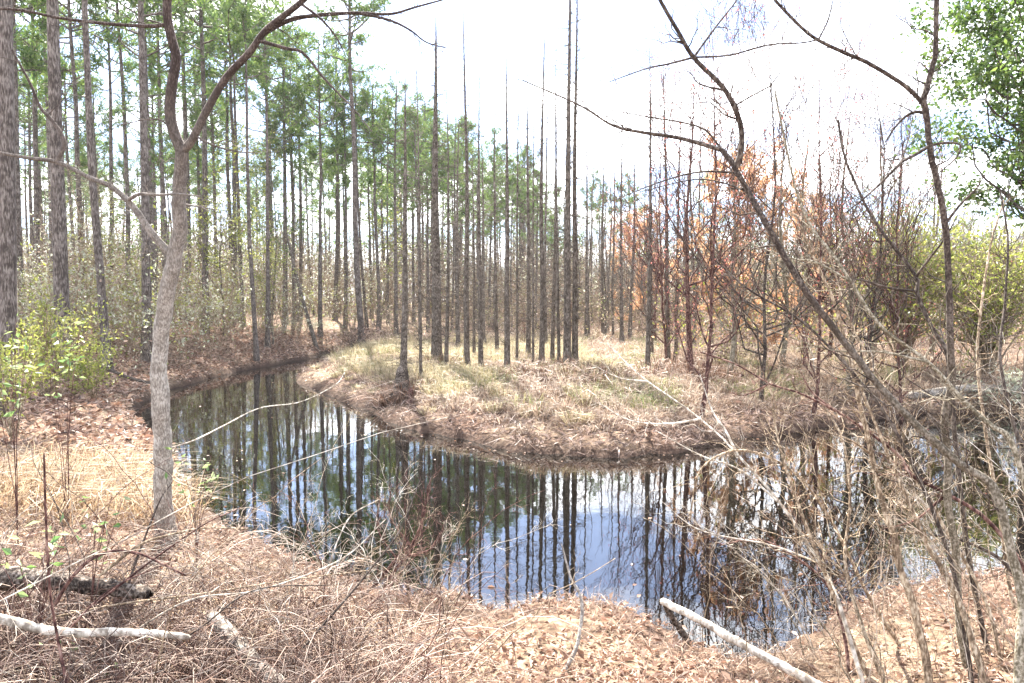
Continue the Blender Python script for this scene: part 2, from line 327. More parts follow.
# ------------------------------------------------------------------ ground cover (uncountable)
def land(n, x0, x1, y0, y1, dmin, dmax, keep=None, persp=False):
    if persp:                                  # even density as seen from the viewer's side of the bank
        y = 1 / rng.uniform(1 / y1, 1 / y0, n); x = rng.uniform(x0, x1, n)
    else: x = rng.uniform(x0, x1, n); y = rng.uniform(y0, y1, n)
    d = sdist(x, y); k = (d > dmin) & (d < dmax)
    if keep is not None: k &= keep(x, y, d)
    x, y, d = x[k], y[k], d[k]
    return np.stack((x, y, sheet(x, y, d)), 1), d
near_side = lambda x, y, d: left_mask(x, y) > .5
far_side = lambda x, y, d: left_mask(x, y) < .5
def flat_dirs(n, lift=.35):
    a = rng.uniform(0, 6.28, n); return np.stack((np.cos(a), np.sin(a), rng.normal(size=n) * lift), 1)
def up_dirs(n, lean): return np.stack((rng.normal(size=n) * lean, rng.normal(size=n) * lean, np.ones(n)), 1)

b = MB()
patch = lambda x, y, d: (left_mask(x, y) > .5) & (smooth_noise(x, y, 1.6, 71) + .5 * smooth_noise(x, y, 4.5, 72) + .45 > rng.uniform(-.1, .7, len(x)))
p, d = land(170000, -9, 11, 2.2, 13, .03, 99, patch, True); p[:, 2] += rng.uniform(.005, .05, len(p))
b.blades(p, flat_dirs(len(p), .5), rng.uniform(.028, .07, len(p)) * (1 + .5 * (rng.random(len(p)) < .12)), .5, .22)
p, d = land(60000, -24, -3, 12, 45, .05, 14, near_side); p[:, 2] += rng.uniform(.005, .06, len(p))
b.blades(p, flat_dirs(len(p), .4), rng.uniform(.08, .2, len(p)), .5, .18)
tag(b.obj('leaf_litter', MAT['litter'], smooth=False), 'brown fallen leaves covering the near bank', 'leaf litter', kind='stuff')

b = MB()   # low flat across the water: matted straw, shoreline debris
cover = lambda x, y, d: (left_mask(x, y) < .5) & (smooth_noise(x, y, .9, 21) + .55 > rng.uniform(-.2, .6, len(x)))
p, d = land(150000, -11, 26, 13.5, 44, .9, 40, cover, True)
b.grass(p, up_dirs(len(p), .8), rng.uniform(.14, .6, len(p)) * (1 + .45 * smooth_noise(p[:, 0], p[:, 1], 2.6, 61)), rng.uniform(.008, .018, len(p)), rng.uniform(.1, .9, len(p)))
p, d = land(45000, -40, 70, 40, 110, 1, 99, far_side, True)
b.grass(p, up_dirs(len(p), .6), rng.uniform(.3, .8, len(p)), rng.uniform(.03, .06, len(p)), rng.uniform(.1, .7, len(p)))
tag(b.obj('dry_grass', MAT['straw'], smooth=False), 'matted straw coloured grass across the low far bank', 'dry grass', kind='stuff')

b = MB()
tip = lambda x, y, d: (left_mask(x, y) < .5) & (x < 3.0 - .0 * y) & (smooth_noise(x, y, .8, 31) > -.25) & (d > 1.2)
p, d = land(60000, -10, 3, 17, 40, 1.0, 40, tip, True)
b.grass(p, up_dirs(len(p), .4), rng.uniform(.35, .85, len(p)) * (1 + .5 * smooth_noise(p[:, 0], p[:, 1], 2.2, 62)), rng.uniform(.008, .016, len(p)), rng.uniform(.1, .8, len(p)))
tag(b.obj('bleached_grass', MAT['bleached'], smooth=False), 'tall bleached yellow grass at the tip of the far bank', 'grass', kind='stuff')

b = MB()
sed = lambda x, y, d: (left_mask(x, y) < .5) & (smooth_noise(x, y, 1.1, 41) > .12)
p, d = land(60000, -7, 14, 15.5, 50, 1.3, 40, sed, True)
b.grass(p, up_dirs(len(p), .45), rng.uniform(.3, .75, len(p)), rng.uniform(.008, .016, len(p)), rng.uniform(.2, .9, len(p)))
tag(b.obj('green_sedge', MAT['sedge'], smooth=False), 'patches of greenish sedge between the bare trunks', 'sedge', kind='stuff')

b = MB()
p, d = land(60000, -11, 26, 13, 36, .06, 2.4, far_side, True); p[:, 2] += rng.uniform(0, .05, len(p))
b.blades(p, flat_dirs(len(p), .45), rng.uniform(.06, .26, len(p)), .14, .1)
p, d = land(30000, -16, -4, 11, 45, .05, 2.6, near_side); p[:, 2] += rng.uniform(0, .05, len(p))
b.blades(p, flat_dirs(len(p), .45), rng.uniform(.08, .3, len(p)), .14, .1)
p, d = land(40000, -11, 26, 13, 36, .02, 1.8, far_side, True)
b.grass(p, up_dirs(len(p), 1.2), rng.uniform(.15, .5, len(p)), rng.uniform(.008, .016, len(p)), rng.uniform(.4, 1.3, len(p)))
p, d = land(16000, -7, 9, 5, 13, .0, .5, near_side); b.grass(p, up_dirs(len(p), 1.2), rng.uniform(.08, .3, len(p)), rng.uniform(.004, .008, len(p)), rng.uniform(.4, 1.3, len(p)))
tag(b.obj('shore_debris', MAT['duff'], smooth=False), 'pinkish brown twigs and roots littering the muddy shore', 'debris', kind='stuff')

b = MB(); b2_ = MB()   # shaggy tussocks standing out of the matted straw
p, d = land(1500, -10, 16, 15, 36, .5, 30, far_side, True)
for j, (x, y, z) in enumerate(p[:620]):
    k = 70; a = rng.uniform(0, 6.28, k); q = np.sqrt(rng.random(k)) * .16; bs = np.stack((x + np.cos(a) * q, y + np.sin(a) * q, np.full(k, z - .02)), 1); hh = rng.uniform(.35, .8) * np.clip(d[j] / 1.5, .5, 1)
    (b if x > -2 + rng.normal() * 2 else b2_).grass(bs, np.stack((np.cos(a) * q * 3, np.sin(a) * q * 3, np.ones(k)), 1) + rng.normal(size=(k, 3)) * .15, rng.uniform(.6, 1.1, k) * hh, rng.uniform(.009, .017, k), rng.uniform(.2, 1.0, k))
tag(b.obj('grass_tussocks', MAT['straw'], smooth=False), 'shaggy straw tussocks on the low far bank', 'dry grass', kind='stuff')
tag(b2_.obj('grass_tussocks', MAT['bleached'], smooth=False), 'shaggy yellow tussocks at the tip of the far bank', 'dry grass', kind='stuff')
b = MB(); x = rng.uniform(-9, 8, 9000); y = rng.uniform(6, 40, 9000); d = sdist(x, y); k = (d < -.03) & (rng.random(9000) < np.exp(d / .35) * .8 + .02); n = k.sum()
q = np.stack((x[k], y[k], np.full(n, .004)), 1); b.blades(q, flat_dirs(n, .02), rng.uniform(.03, .09, n), .5, .03)
tag(b.obj('floating_leaves', MAT['litter'], smooth=False), 'brown leaves drifting on the water along the shore', 'floating leaves', kind='stuff')

b = MB()   # brown dead stems and roots gathered round the trunk feet
for px, py, rr, k in ((403, 400, .7, 500), (437, 370, .9, 350), (552, 378, 1.3, 700), (575, 382, 1.4, 800), (600, 386, 1.0, 350), (507, 380, .8, 250), (647, 380, .8, 250), (672, 372, 1.0, 300), (700, 384, 1.2, 400), (742, 388, 1.2, 400), (540, 384, .9, 400)):
    g = ground_at(px, py); a = rng.uniform(0, 6.28, k); q = np.sqrt(rng.random(k)) * rr; x = g[0] + np.cos(a) * q; y = g[1] + np.sin(a) * q; z = sheet(x, y)
    b.grass(np.stack((x, y, z), 1), np.stack((np.cos(a) * .4, np.sin(a) * .4, np.ones(k)), 1) + rng.normal(size=(k, 3)) * .3, rng.uniform(.4, 1.25, k) * (1.1 - .5 * q / rr), rng.uniform(.014, .028, k), rng.uniform(.2, 1.2, k))
tag(b.obj('dead_stalks', MAT['stalk'], smooth=False), 'rusty brown dead stalks round the feet of the cypress trunks', 'dead stalks', kind='stuff')

b = MB()   # golden tuft bank by the forked tree and thin straw on the near bank
gold = lambda x, y, d: (left_mask(x, y) > .5) & (((x + 5.6) / 1.7) ** 2 + ((y - 10.2) / 2.0) ** 2 < rng.uniform(.2, 1.2, len(x)))
p, d = land(22000, -8.5, -3.5, 7, 13, .3, 99, gold)
b.grass(p, up_dirs(len(p), .5) + np.array((.3, -.15, 0)), rng.uniform(.35, .95, len(p)), rng.uniform(.006, .012, len(p)), rng.uniform(.2, 1.0, len(p)))
tag(b.obj('golden_grass', MAT['gold'], smooth=False), 'tall golden dry grass on the near bank beside the forked tree', 'dry grass', kind='stuff')
b = MB()
thin = lambda x, y, d: (left_mask(x, y) > .5) & (smooth_noise(x, y, 1.2, 51) > rng.uniform(-.5, .6, len(x)))
p, d = land(110000, -7, 9, 2.3, 11, .1, 99, thin, True)
b.grass(p, up_dirs(len(p), 1.0), rng.uniform(.08, .26, len(p)), rng.uniform(.003, .006, len(p)), rng.uniform(.3, 1.1, len(p)))
tag(b.obj('straw_tufts', MAT['straw'], smooth=False), 'thin short straw scattered through the fallen leaves of the near bank', 'straw', kind='stuff')

# ------------------------------------------------------------------ tree builders
def wavy(h, n, amp, lean=(0, 0)):
    z = np.linspace(0, h, n); w_ = np.cumsum(np.cumsum(rng.normal(size=(n, 2)), 0), 0); w_ -= w_[0] + (w_[-1] - w_[0]) * np.linspace(0, 1, n)[:, None]
    w_ *= amp / (np.abs(w_).max() + 1e-9)
    return np.column_stack((w_[:, 0] + lean[0] * z, w_[:, 1] + lean[1] * z, z))
def tufts(b, ctr, per, size, width, mi=0):
    c = np.repeat(ctr, per, 0) + rng.normal(size=(len(ctr) * per, 3)) * size * .22
    d = rng.normal(size=c.shape); d[:, 2] += .35
    b.blades(c, d, rng.uniform(.6, 1.15, len(c)) * size, width / size, .02, mi=mi)
def pine_proto(h, r0, crown0, spread, nl, per=16, size=.36, width=.065, sides=8):
    tr = wavy(h, 16, .16); u = np.linspace(0, 1, 16); R = r0 * (1 - .72 * u) + r0 * .45 * np.exp(-u * h / .45); R[-1] = .02
    b = MB().tubes(tr, R, sides)
    k = nl; t = np.sort(rng.uniform(crown0, .985, k)); base = np.stack([np.interp(t, u, tr[:, i]) for i in range(3)], 1)
    az = np.arange(k) * 2.4 + rng.normal(size=k) * .5; v = (t - crown0) / (1 - crown0)
    ln = spread * (np.interp(v, [0, .15, .5, 1], [.55, .95, 1, .25])) * rng.uniform(.55, 1.15, k); el = np.radians(np.interp(v, [0, 1], [0, 50]) + rng.normal(size=k) * 12)
    s = np.linspace(0, 1, 6); dv = np.stack((np.cos(az) * np.cos(el), np.sin(az) * np.cos(el), np.sin(el)), 1)
    L = base[:, None] + dv[:, None] * ln[:, None, None] * s[None, :, None]; L[:, :, 2] += .22 * ln[:, None] * s ** 2
    L += np.cumsum(rng.normal(size=L.shape) * .05, 1) * s[None, :, None]
    LR = (.012 + .016 * ln)[:, None] * np.linspace(1, .25, 6); b.tubes(L, LR, 4)
    tw, tr2 = twigs(L, LR, k * 5, .35, 1.0, (30, 65), .6, .35, 1., .2); b.tubes(tw, tr2, 3)
    m = 14; st = rng.uniform(.15, crown0, m); sb = np.stack([np.interp(st, u, tr[:, i]) for i in range(3)], 1); a2 = rng.uniform(0, 6.28, m)   # dead stubs
    dd = np.stack((np.cos(a2), np.sin(a2), rng.uniform(-.3, .3, m)), 1); sl_ = rng.uniform(.3, 1.6, m)
    SB = sb[:, None] + dd[:, None] * sl_[:, None, None] * s[None, :, None]; SB[:, :, 2] -= .15 * sl_[:, None] * s ** 2; b.tubes(SB, np.full((m, 1), .014) * np.linspace(1, .3, 6), 3)
    c = MB(); tip = np.concatenate((L[:, 3:].reshape(-1, 3), tw[:, 2], tw[:, 4])); tip = tip[rng.random(len(tip)) < .52]
    tufts(c, tip, per, size, width)
    return b.mesh('trunk', MAT['pine']), c.mesh('crown', MAT['needle'], False)
def bare_proto(h, r0, ntw, lmax, flare=.5, mat='cypress', up=-.05, leaf=None, nleaf=0, amp=.1, sec=True):
    tr = wavy(h, 18, amp); u = np.linspace(0, 1, 18); R = r0 * (1 - .9 * u ** 1.25) + r0 * flare * np.exp(-u * h / .5)
    b = MB().tubes(tr, R, 8)
    tw, rr = twigs(tr, R, ntw, .25, lmax, (55, 100), .3, .1, .97, up, rmin=.007, rmax=.018, wob=.1); c = MB().tubes(tw, rr, 3)
    if sec:
        t2, r2 = twigs(tw, rr, ntw * 2, .15, lmax * .45, (30, 70), .6, .3, 1, up, rmin=.003, wob=.1); c.tubes(t2, r2, 3)
        if leaf: q = t2[rng.integers(0, len(t2), nleaf), rng.integers(1, 5, nleaf)]
    mats = [MAT[mat]]
    if leaf:
        mats.append(MAT[leaf]); c.blades(q, rng.normal(size=q.shape), rng.uniform(.06, .13, len(q)), .5, .1, mi=1)
    return b.mesh('trunk', MAT[mat]), c.mesh('crown', mats, True)
def hardwood_proto(h, r0, mat, leaf=None, nleaf=0, lsize=.14, spread=.36, t0=.3, up=.3, levels=(26, 110, 420), amp=.25):
    tr = wavy(h, 14, amp); u = np.linspace(0, 1, 14); R = r0 * (1 - .9 * u) + r0 * .35 * np.exp(-u * h / .4)
    b = MB().tubes(tr, R, 8)
    l1, r1 = twigs(tr, R, levels[0], h * spread * .5, h * spread, (35, 65), .55, t0, .98, up, n=7, wob=.07); b.tubes(l1, r1, 5)
    l2, r2 = twigs(l1, r1, levels[1], h * .08, h * .18, (30, 60), .6, .25, 1, up, wob=.09); l3, r3 = twigs(l2, r2, levels[2], h * .03, h * .08, (30, 65), .7, .2, 1, .1, n=4, wob=.1, rmin=.004)
    c = MB().tubes(l2, np.maximum(r2, .005), 3).tubes(l3, r3, 3); mats = [MAT[mat]]
    if leaf:
        i = rng.integers(0, len(l3), nleaf); q = l3[i, rng.integers(0, 4, nleaf)] + rng.normal(size=(nleaf, 3)) * .08
        mats.append(MAT[leaf]); c.blades(q, rng.normal(size=q.shape) + np.array((0, 0, -.2)), rng.uniform(.6, 1.2, nleaf) * lsize, .5, .12, mi=1)
    return b.mesh('trunk', MAT[mat]), c.mesh('crown', mats, True)
def plant_tree(name, pr, loc, label, cat, group=None, rz=None, sc=1., lean=(0, 0), wide=1.):
    if lean == (0, 0): lean = tuple(rng.normal(size=2) * .012)
    o = empty(name, loc, label, cat, group); o.rotation_euler = (lean[1], lean[0], rng.uniform(0, 6.28) if rz is None else rz); o.scale = (sc * wide, sc * wide, sc)
    if pr[0]: link('trunk', pr[0], o)
    if pr[1]: link('crown', pr[1], o)
    return o
def at(px, d): x = (px - CX) / F * d; return np.array((x, d, H(x, d) - .06))

PINES = [pine_proto(h, r, c, s, n) for h, r, c, s, n in ((21, .17, .55, 2.6, 38), (19, .15, .6, 2.2, 34), (23, .19, .58, 2.9, 40), (17.5, .13, .52, 2.0, 32), (20, .16, .66, 2.5, 30), (18.5, .12, .7, 1.9, 26))]
CYPS = [bare_proto(h, r, n, l) for h, r, n, l in ((14, .15, 190, 1.1), (12.5, .12, 170, 1.0), (15.5, .19, 200, 1.3), (11, .09, 150, .9), (13, .10, 160, .9))]
THIN = [bare_proto(h, r, n, l, .2, 'cypress', .1, amp=.3) for h, r, n, l in ((12, .07, 90, 1.2), (9, .05, 80, 1.1), (14, .09, 90, 1.3))]
UNDER = [bare_proto(h, r, n, l, .2, m, .2, lf, nl, .3) for h, r, n, l, m, lf, nl in ((4.5, .03, 70, 1.3, 'tan', 'bush', 260), (3.4, .025, 60, 1.1, 'tan', 'bush', 420), (5.5, .04, 80, 1.5, 'tan', 'palebush', 200), (3.0, .022, 60, 1.0, 'red', None, 0))]

def pine_scale(px, d, k, lo=0, hi=45):      # crowns step down from the tall pines toward the open flat
    ty = np.interp(px, [180, 300, 350, 400, 450, 500, 550, 620, 720], [-120, 5, 40, 65, 112, 135, 165, 188, 195]) + rng.uniform(lo, hi)
    return ((300 - ty) / F * d + CAMH - at(px, d)[2]) / (21, 19, 23, 17.5, 20, 18.5)[k]
# near and middle pines: px at base, distance, prototype, girth scale, label
ORD = 'first second third fourth fifth sixth seventh eighth ninth tenth eleventh twelfth thirteenth fourteenth fifteenth sixteenth seventeenth eighteenth nineteenth twentieth'.split()
TENS = {20: 'twenty', 30: 'thirty', 40: 'forty', 50: 'fifty', 60: 'sixty'}
def ordinal(i):
    if i < 20: return ORD[i]
    n = i + 1; t = n // 10 * 10
    return (TENS[t][:-1] + 'ieth') if n == t else TENS[t] + '-' + ORD[n - t - 1]
big = [(4, 14, 2, .9, 'stout dark pine at the very edge of the wood beyond the golden grass'),
       (62, 21, 0, 1.25, 'thick grey pine rising behind the green bush'),
       (24, 27, 3, .95, 'slim reddish pine standing between the stout and the thick pine'),
       (106, 24, 5, 1.15, 'straight dark pine with its base on the bare slope above the creek'),
       (146, 27, 0, 1.05, 'sturdy pine just behind the forked grey tree'),
       (205, 38, 1, 1.2, 'broad pine leaning slightly beside the pale whitish shrub'),
       (256, 33, 5, .9, 'dark slim pine on the brink of the far creek bank'),
       (267, 37, 5, .95, 'slim pine set close behind the dark one on the creek brink'),
       (320, 44, 3, 1.0, 'slender pine standing near the leaning dead trunk'),
       (362, 40, 4, 1.1, 'tall bluish pine with an open forked top above the creek bend')]
for px, d, k, sc, lab in big:
    plant_tree('pine_tree', PINES[k], at(px, d), lab, 'tree', 'tall pines along the creek', sc=sc if d > 15 else 1.0, wide=1.0 if d > 15 else .85)
mid = sorted([(85, 33), (128, 36), (170, 42), (188, 47), (231, 52), (243, 44), (285, 48), (300, 56), (335, 53), (345, 47), (378, 46), (388, 52), (396, 44), (414, 55), (428, 48), (40, 38), (52, 45), (112, 48), (156, 33), (218, 60), (14, 36), (452, 52), (462, 60), (490, 56), (520, 62), (436, 44), (457, 47), (476, 50), (496, 46), (512, 52), (536, 50), (556, 55), (420, 42)])
for i, (px, d) in enumerate(mid):
    plant_tree('pine_tree', PINES[i % 6], at(px, d), f'{ordinal(i)} of the middle rank of pines counted from the stout dark pine', 'tree', 'middle rank of pines behind the creek', sc=min(1.1, pine_scale(px, d, i % 6)))
# bare cypress trunks on the low flat: px, base row, width in px
cyp = sorted([(403, 398, 9, 5), (421, 384, 4, 3), (437, 366, 13, 2), (446, 372, 5, 3), (467, 372, 7, 0), (474, 362, 4, 4), (481, 374, 6, 1), (497, 358, 5, 3), (507, 376, 8, 2), (517, 366, 3, 4), (528, 362, 6, 1), (541, 372, 7, 0),
              (533, 378, 3, 3), (552, 366, 5, 4), (559, 372, 4, 3), (567, 374, 10, 2), (575, 372, 8, 0), (622, 344, 5, 1), (630, 340, 5, 0), (647, 375, 6, 1), (652, 360, 4, 4), (668, 364, 6, 2), (676, 362, 5, 4), (694, 352, 4, 3), (458, 350, 5, 4), (484, 346, 5, 0), (546, 348, 4, 3), (586, 340, 4, 4), (603, 336, 4, 1), (712, 346, 4, 4)])
rad = [.15, .12, .19, .09, .10]
CYPS.append(bare_proto(14, .15, 200, 1.1, 2.2)); rad.append(.15)
TOPY = {403: 70, 421: 35, 437: 20, 467: 10, 507: 60, 528: 65, 541: 30, 552: 50, 567: -70, 575: -30, 559: 40, 647: 50, 668: 55}
for i, (px, py, wpx, k) in enumerate(cyp):
    g = ground_at(px, py); d = g[1]; wd = wpx * d / F / 2 / rad[k] * .82
    o = plant_tree('cypress_tree', CYPS[k], (g[0], g[1], g[2] - .08), f'bare grey cypress trunk on the grassy flat, {ordinal(i)} in line from the creek bend', 'tree', 'bare cypresses on the grassy flat', sc=1, wide=float(np.clip(wd, .45, 1.7)), lean=(rng.normal() * .01, rng.normal() * .01))
    ty = TOPY.get(px, rng.uniform(70, 150) if py < 365 else rng.uniform(30, 95)); o.scale.z = ((300 - ty) / F * d + CAMH - g[2]) / (14, 12.5, 15.5, 11, 13, 14)[k]
# farther wood, zone by zone
far = []
for px, d in zip(rng.uniform(-70, 620, 150), rng.uniform(46, 105, 150)): far.append((px, d))
for px, d in far:
    if px < 330 and rng.random() < .25: continue
    x = (px - CX) / F * d
    kk = int(rng.integers(6))
    if px < 560 and rng.random() < .72: plant_tree('pine_tree', PINES[kk], at(px, d), 'distant slim pine in the hazy wood behind the creek bend', 'tree', 'distant pines in the hazy wood', sc=min(rng.uniform(.8, 1.05), pine_scale(px, d, kk, 0, 60)))
    else: plant_tree('bare_tree', THIN[rng.integers(3)], at(px, d), 'distant thin leafless trunk in the hazy wood behind the creek bend', 'tree', 'distant bare trunks behind the creek bend', sc=rng.uniform(.9, 1.3))
for px, d in zip(rng.uniform(560, 1080, 85), rng.uniform(40, 95, 85)):
    plant_tree('bare_tree', THIN[rng.integers(3)], at(px, d), 'distant thin leafless trunk beyond the wide grassy flat', 'tree', 'distant bare trunks beyond the flat', sc=rng.uniform(.7, 1.05))
for px, d in ((592, 62), (600, 70), (628, 66), (700, 75)):
    plant_tree('pine_tree', PINES[rng.integers(6)], at(px, d), 'small lone pine showing its crown above the bare trunks beyond the flat', 'tree', 'lone pines beyond the flat', sc=rng.uniform(.6, .75))
# one mass of wood far behind
b = MB(); c = MB(); n = 1000
X = rng.uniform(-120, 140, n); Y = rng.uniform(78, 150, n)
for x, y in zip(X, Y):
    h = rng.uniform(10, 16) * (1 if x < 5 else .8); t = wavy(h, 6, .3) + np.array((x, y, H(x, y))); R_ = np.linspace(.14, .02, 6); b.tubes(t, R_, 5)
    tw, rr = twigs(t, R_, 26, .8, 3, (35, 80), .4, .3, 1, .2, rmin=.015); b.tubes(tw, rr, 3); t2, r2 = twigs(tw, rr, 50, .4, 1.4, (30, 70), .8, .2, 1, .1, n=3, rmin=.012); b.tubes(t2, r2, 3)
    if rng.random() < .55:
        q = t2[:, 2]; tufts(c, q[:26], 5, .6, .2)
b.v += []; b2 = MB(); b2.add(np.concatenate(b.v), np.concatenate(b.q), mi=0); b2.add(np.concatenate(c.v), np.concatenate(c.q), mi=1)
tag(b2.obj('far_forest', [MAT['cypress'], MAT['needle']], smooth=False), 'pale hazy mass of trees closing the view far off', 'forest', kind='stuff')

# understory saplings and bushes
us = [(rng.uniform(-40, 420), rng.uniform(24, 48)) for _ in range(85)]
for px, d in us:
    x, y, z = at(px, d)
    if left_mask(x, y) < .5 or sdist([x], [y])[0] < 1.2: continue
    plant_tree('sapling', UNDER[rng.integers(3)], (x, y, z), 'thin pale sapling with sparse leaves among the pines', 'sapling', 'saplings under the pines', sc=rng.uniform(.7, 1.3))
for _ in range(60):
    px, d = rng.uniform(400, 1050), rng.uniform(34, 60); x, y, z = at(px, d)
    if left_mask(x, y) > .5 or sdist([x], [y])[0] < 1.2: continue
    plant_tree('sapling', UNDER[rng.integers(4)] if px > 700 else UNDER[3], (x, y, z), 'twiggy low sapling on the grassy flat across the water', 'sapling', 'saplings on the grassy flat', sc=rng.uniform(.5, 1.0))

def brush_mass(name, n, zone, hmin, hmax, mats, leafn, leafs, label, cat, tw=9, r=.008, lo=.3):
    """undergrowth too dense to count: thin leaning stems, twigs and scattered leaves"""
    px = rng.uniform(zone[0], zone[1], n * 3); d = 1 / rng.uniform(1 / zone[3], 1 / zone[2], n * 3); x = (px - CX) / F * d; dd = sdist(x, d)
    k = np.flatnonzero((dd > .5) & zone[4](x, d))[:n]; x, d = x[k], d[k]; n = len(x); z = sheet(x, d); h = rng.uniform(hmin, hmax, n) * (.4 + .6 * rng.random(n)); u = np.linspace(0, 1, 7)
    ln = rng.normal(size=(n, 2)) * .32; st = np.stack((x[:, None] + ln[:, :1] * h[:, None] * u ** 1.6, d[:, None] + ln[:, 1:] * h[:, None] * u ** 1.6, z[:, None] - .05 + h[:, None] * u), -1) + np.cumsum(rng.normal(size=(n, 7, 3)) * .03, 1) * (h / 3)[:, None, None]
    R_ = r * (h / 3)[:, None] ** .5 * (d / 30)[:, None] ** .5 * np.linspace(1, .35, 7); b = MB().tubes(st, R_, 3)
    t1, r1 = twigs(st, R_, n * tw, .1 * hmax, .3 * hmax, (30, 75), .6, lo, 1, .1, wob=.1); b.tubes(t1, r1, 3); t2, r2 = twigs(t1, r1, n * tw, .05 * hmax, .14 * hmax, (30, 70), .7, .2, 1, .1, n=3, wob=.1); b.tubes(t2, r2, 3)
    for j, m in enumerate(mats[1:]):
        k = leafn // max(1, len(mats) - 1); q = t2[rng.integers(0, len(t2), k), rng.integers(0, 3, k)] + rng.normal(size=(k, 3)) * .1
        b.blades(q, rng.normal(size=q.shape), rng.uniform(.6, 1.3, k) * leafs, .5, .12, mi=j + 1)
    tag(b.obj(name, [MAT[m] for m in mats], smooth=False), label, cat, kind='stuff')
brush_mass('undergrowth', 1200, (-60, 420, 24, 62, lambda x, y: left_mask(x, y) > .5), 1.2, 5.0, ['tan', 'bush', 'palebush', 'duff', 'palebush'], 22000, .13, 'pale leafy undergrowth filling the wood under the pines', 'undergrowth')
brush_mass('undergrowth', 700, (360, 760, 40, 90, lambda x, y: left_mask(x, y) < .6), 1.0, 4.0, ['tan', 'straw', 'sedge'], 12000, .12, 'pale thin undergrowth behind the bare cypress trunks', 'undergrowth')
brush_mass('undergrowth', 800, (660, 1120, 22, 60, lambda x, y: left_mask(x, y) < .5), 1.0, 4.5, ['brush', 'orange', 'duff', 'bush'], 12000, .12, 'brown twiggy undergrowth beyond the water by the orange trees', 'undergrowth', 11)
brush_mass('undergrowth', 3600, (-60, 1100, 56, 115, lambda x, y: y > 0), 3, 10.0, ['tan', 'palebush', 'duff'], 70000, .22, 'greyish thicket closing the view far behind the trunks', 'undergrowth', 10, .016)
TALL = [hardwood_proto(h, .06, 'cypress', l, n, .15, .3, .25, .3, (20, 80, 300), .4) for h, l, n in ((9, 'bush', 1500), (7.5, 'bush', 1100), (11, 'needle', 1300))]
for _ in range(13):
    px, d = rng.uniform(-60, 400), rng.uniform(24, 52); x, y, z = at(px, d)
    if left_mask(x, y) < .5 or sdist([x], [y])[0] < 1.5: continue
    plant_tree('leafy_tree', TALL[rng.integers(3)], (x, y, z), 'slender leafy tree growing in the shade of the tall pines', 'tree', 'slender leafy trees under the pines', sc=rng.uniform(.7, 1.15))
GREY = [hardwood_proto(h, .08, 'cypress', None, 0, .1, .34, .2, .4, (24, 110, 420), .4) for h in (10, 8)]
for _ in range(40):
    px, d = rng.uniform(600, 1080), rng.uniform(36, 75); x, y, z = at(px, d)
    plant_tree('bare_tree', GREY[rng.integers(2)], (x, y, z), 'twiggy leafless tree in the tangle behind the orange trees', 'tree', 'twiggy trees behind the orange trees', sc=rng.uniform(.6, 1.1))

def bush(px, d, h, wdt, n, mat, label, name='bush', lsize=.09, cat='bush', stem='tan', z0=None, group=None):
    o = empty(name, at(px, d) if z0 is None else z0, label, cat, group); k = max(7, int(n / 120))
    a = rng.uniform(0, 6.28, k); e = rng.uniform(.1, 1, k); tip = np.stack((np.cos(a) * wdt * e, np.sin(a) * wdt * e * .8, h * rng.uniform(.6, 1, k) * (1 - .3 * e)), 1)
    s = np.linspace(0, 1, 6); st = tip[:, None] * s[None, :, None]; st[:, :, 2] += h * .12 * np.sin(s * 3.1); st += np.cumsum(rng.normal(size=st.shape) * .02, 1)
    R_ = np.full((k, 1), .006 + .007 * h) * np.linspace(1, .3, 6); b = MB().tubes(st, R_, 4); t1, r1 = twigs(st, R_, k * 8, .2 * h, .45 * h, (25, 70), .6, .2, 1, .1); b.tubes(t1, r1, 3)
    b.obj('stem', MAT[stem], o); q = t1[rng.integers(0, len(t1), n), rng.integers(1, 5, n)] + rng.normal(size=(n, 3)) * .06
    MB().blades(q, rng.normal(size=(n, 3)) + np.array((0, 0, .1)), rng.uniform(.6, 1.3, n) * lsize, .42, .1).obj('foliage', MAT[mat], o, smooth=False)
    return o
bush(42, 17, 2.4, 1.8, 2600, 'bush', 'tall yellow-green bush below the thick grey pine')
bush(10, 12.5, 2.2, 1.0, 1200, 'bush', 'leafy green bush beside the stout dark pine')
bush(92, 19, 1.5, 1.4, 1300, 'bush', 'low yellowish bush in front of the straight dark pine')
bush(30, 26, 3.0, 2.4, 2200, 'palebush', 'washed-out pale bush deep under the pines')
bush(130, 30, 2.6, 2.2, 1600, 'bush', 'thin green bush between the straight pine and the sturdy pine')
bush(213, 42, 2.0, 1.9, 1800, 'palebush', 'whitish rounded shrub on top of the creek bank', lsize=.12)
bush(352, 41, 1.8, 4.0, 900, 'duff', 'brown twiggy thicket at the end of the creek', lsize=.12, stem='dark')
bush(300, 44, 1.2, 2.6, 700, 'palebush', 'low grey brush near the leaning dead trunk', lsize=.1, stem='tan')
# leaning dead trunk
g = at(317, 41); e_ = P(284, 222, 43)
tag(MB().tubes(curve([g, (g + e_) / 2 + np.array((-.1, 0, 0)), e_]), np.linspace(.13, .05, 24), 7).obj('dead_tree', MAT['cypress']), 'dead trunk leaning against the pines at the creek end', 'dead tree')

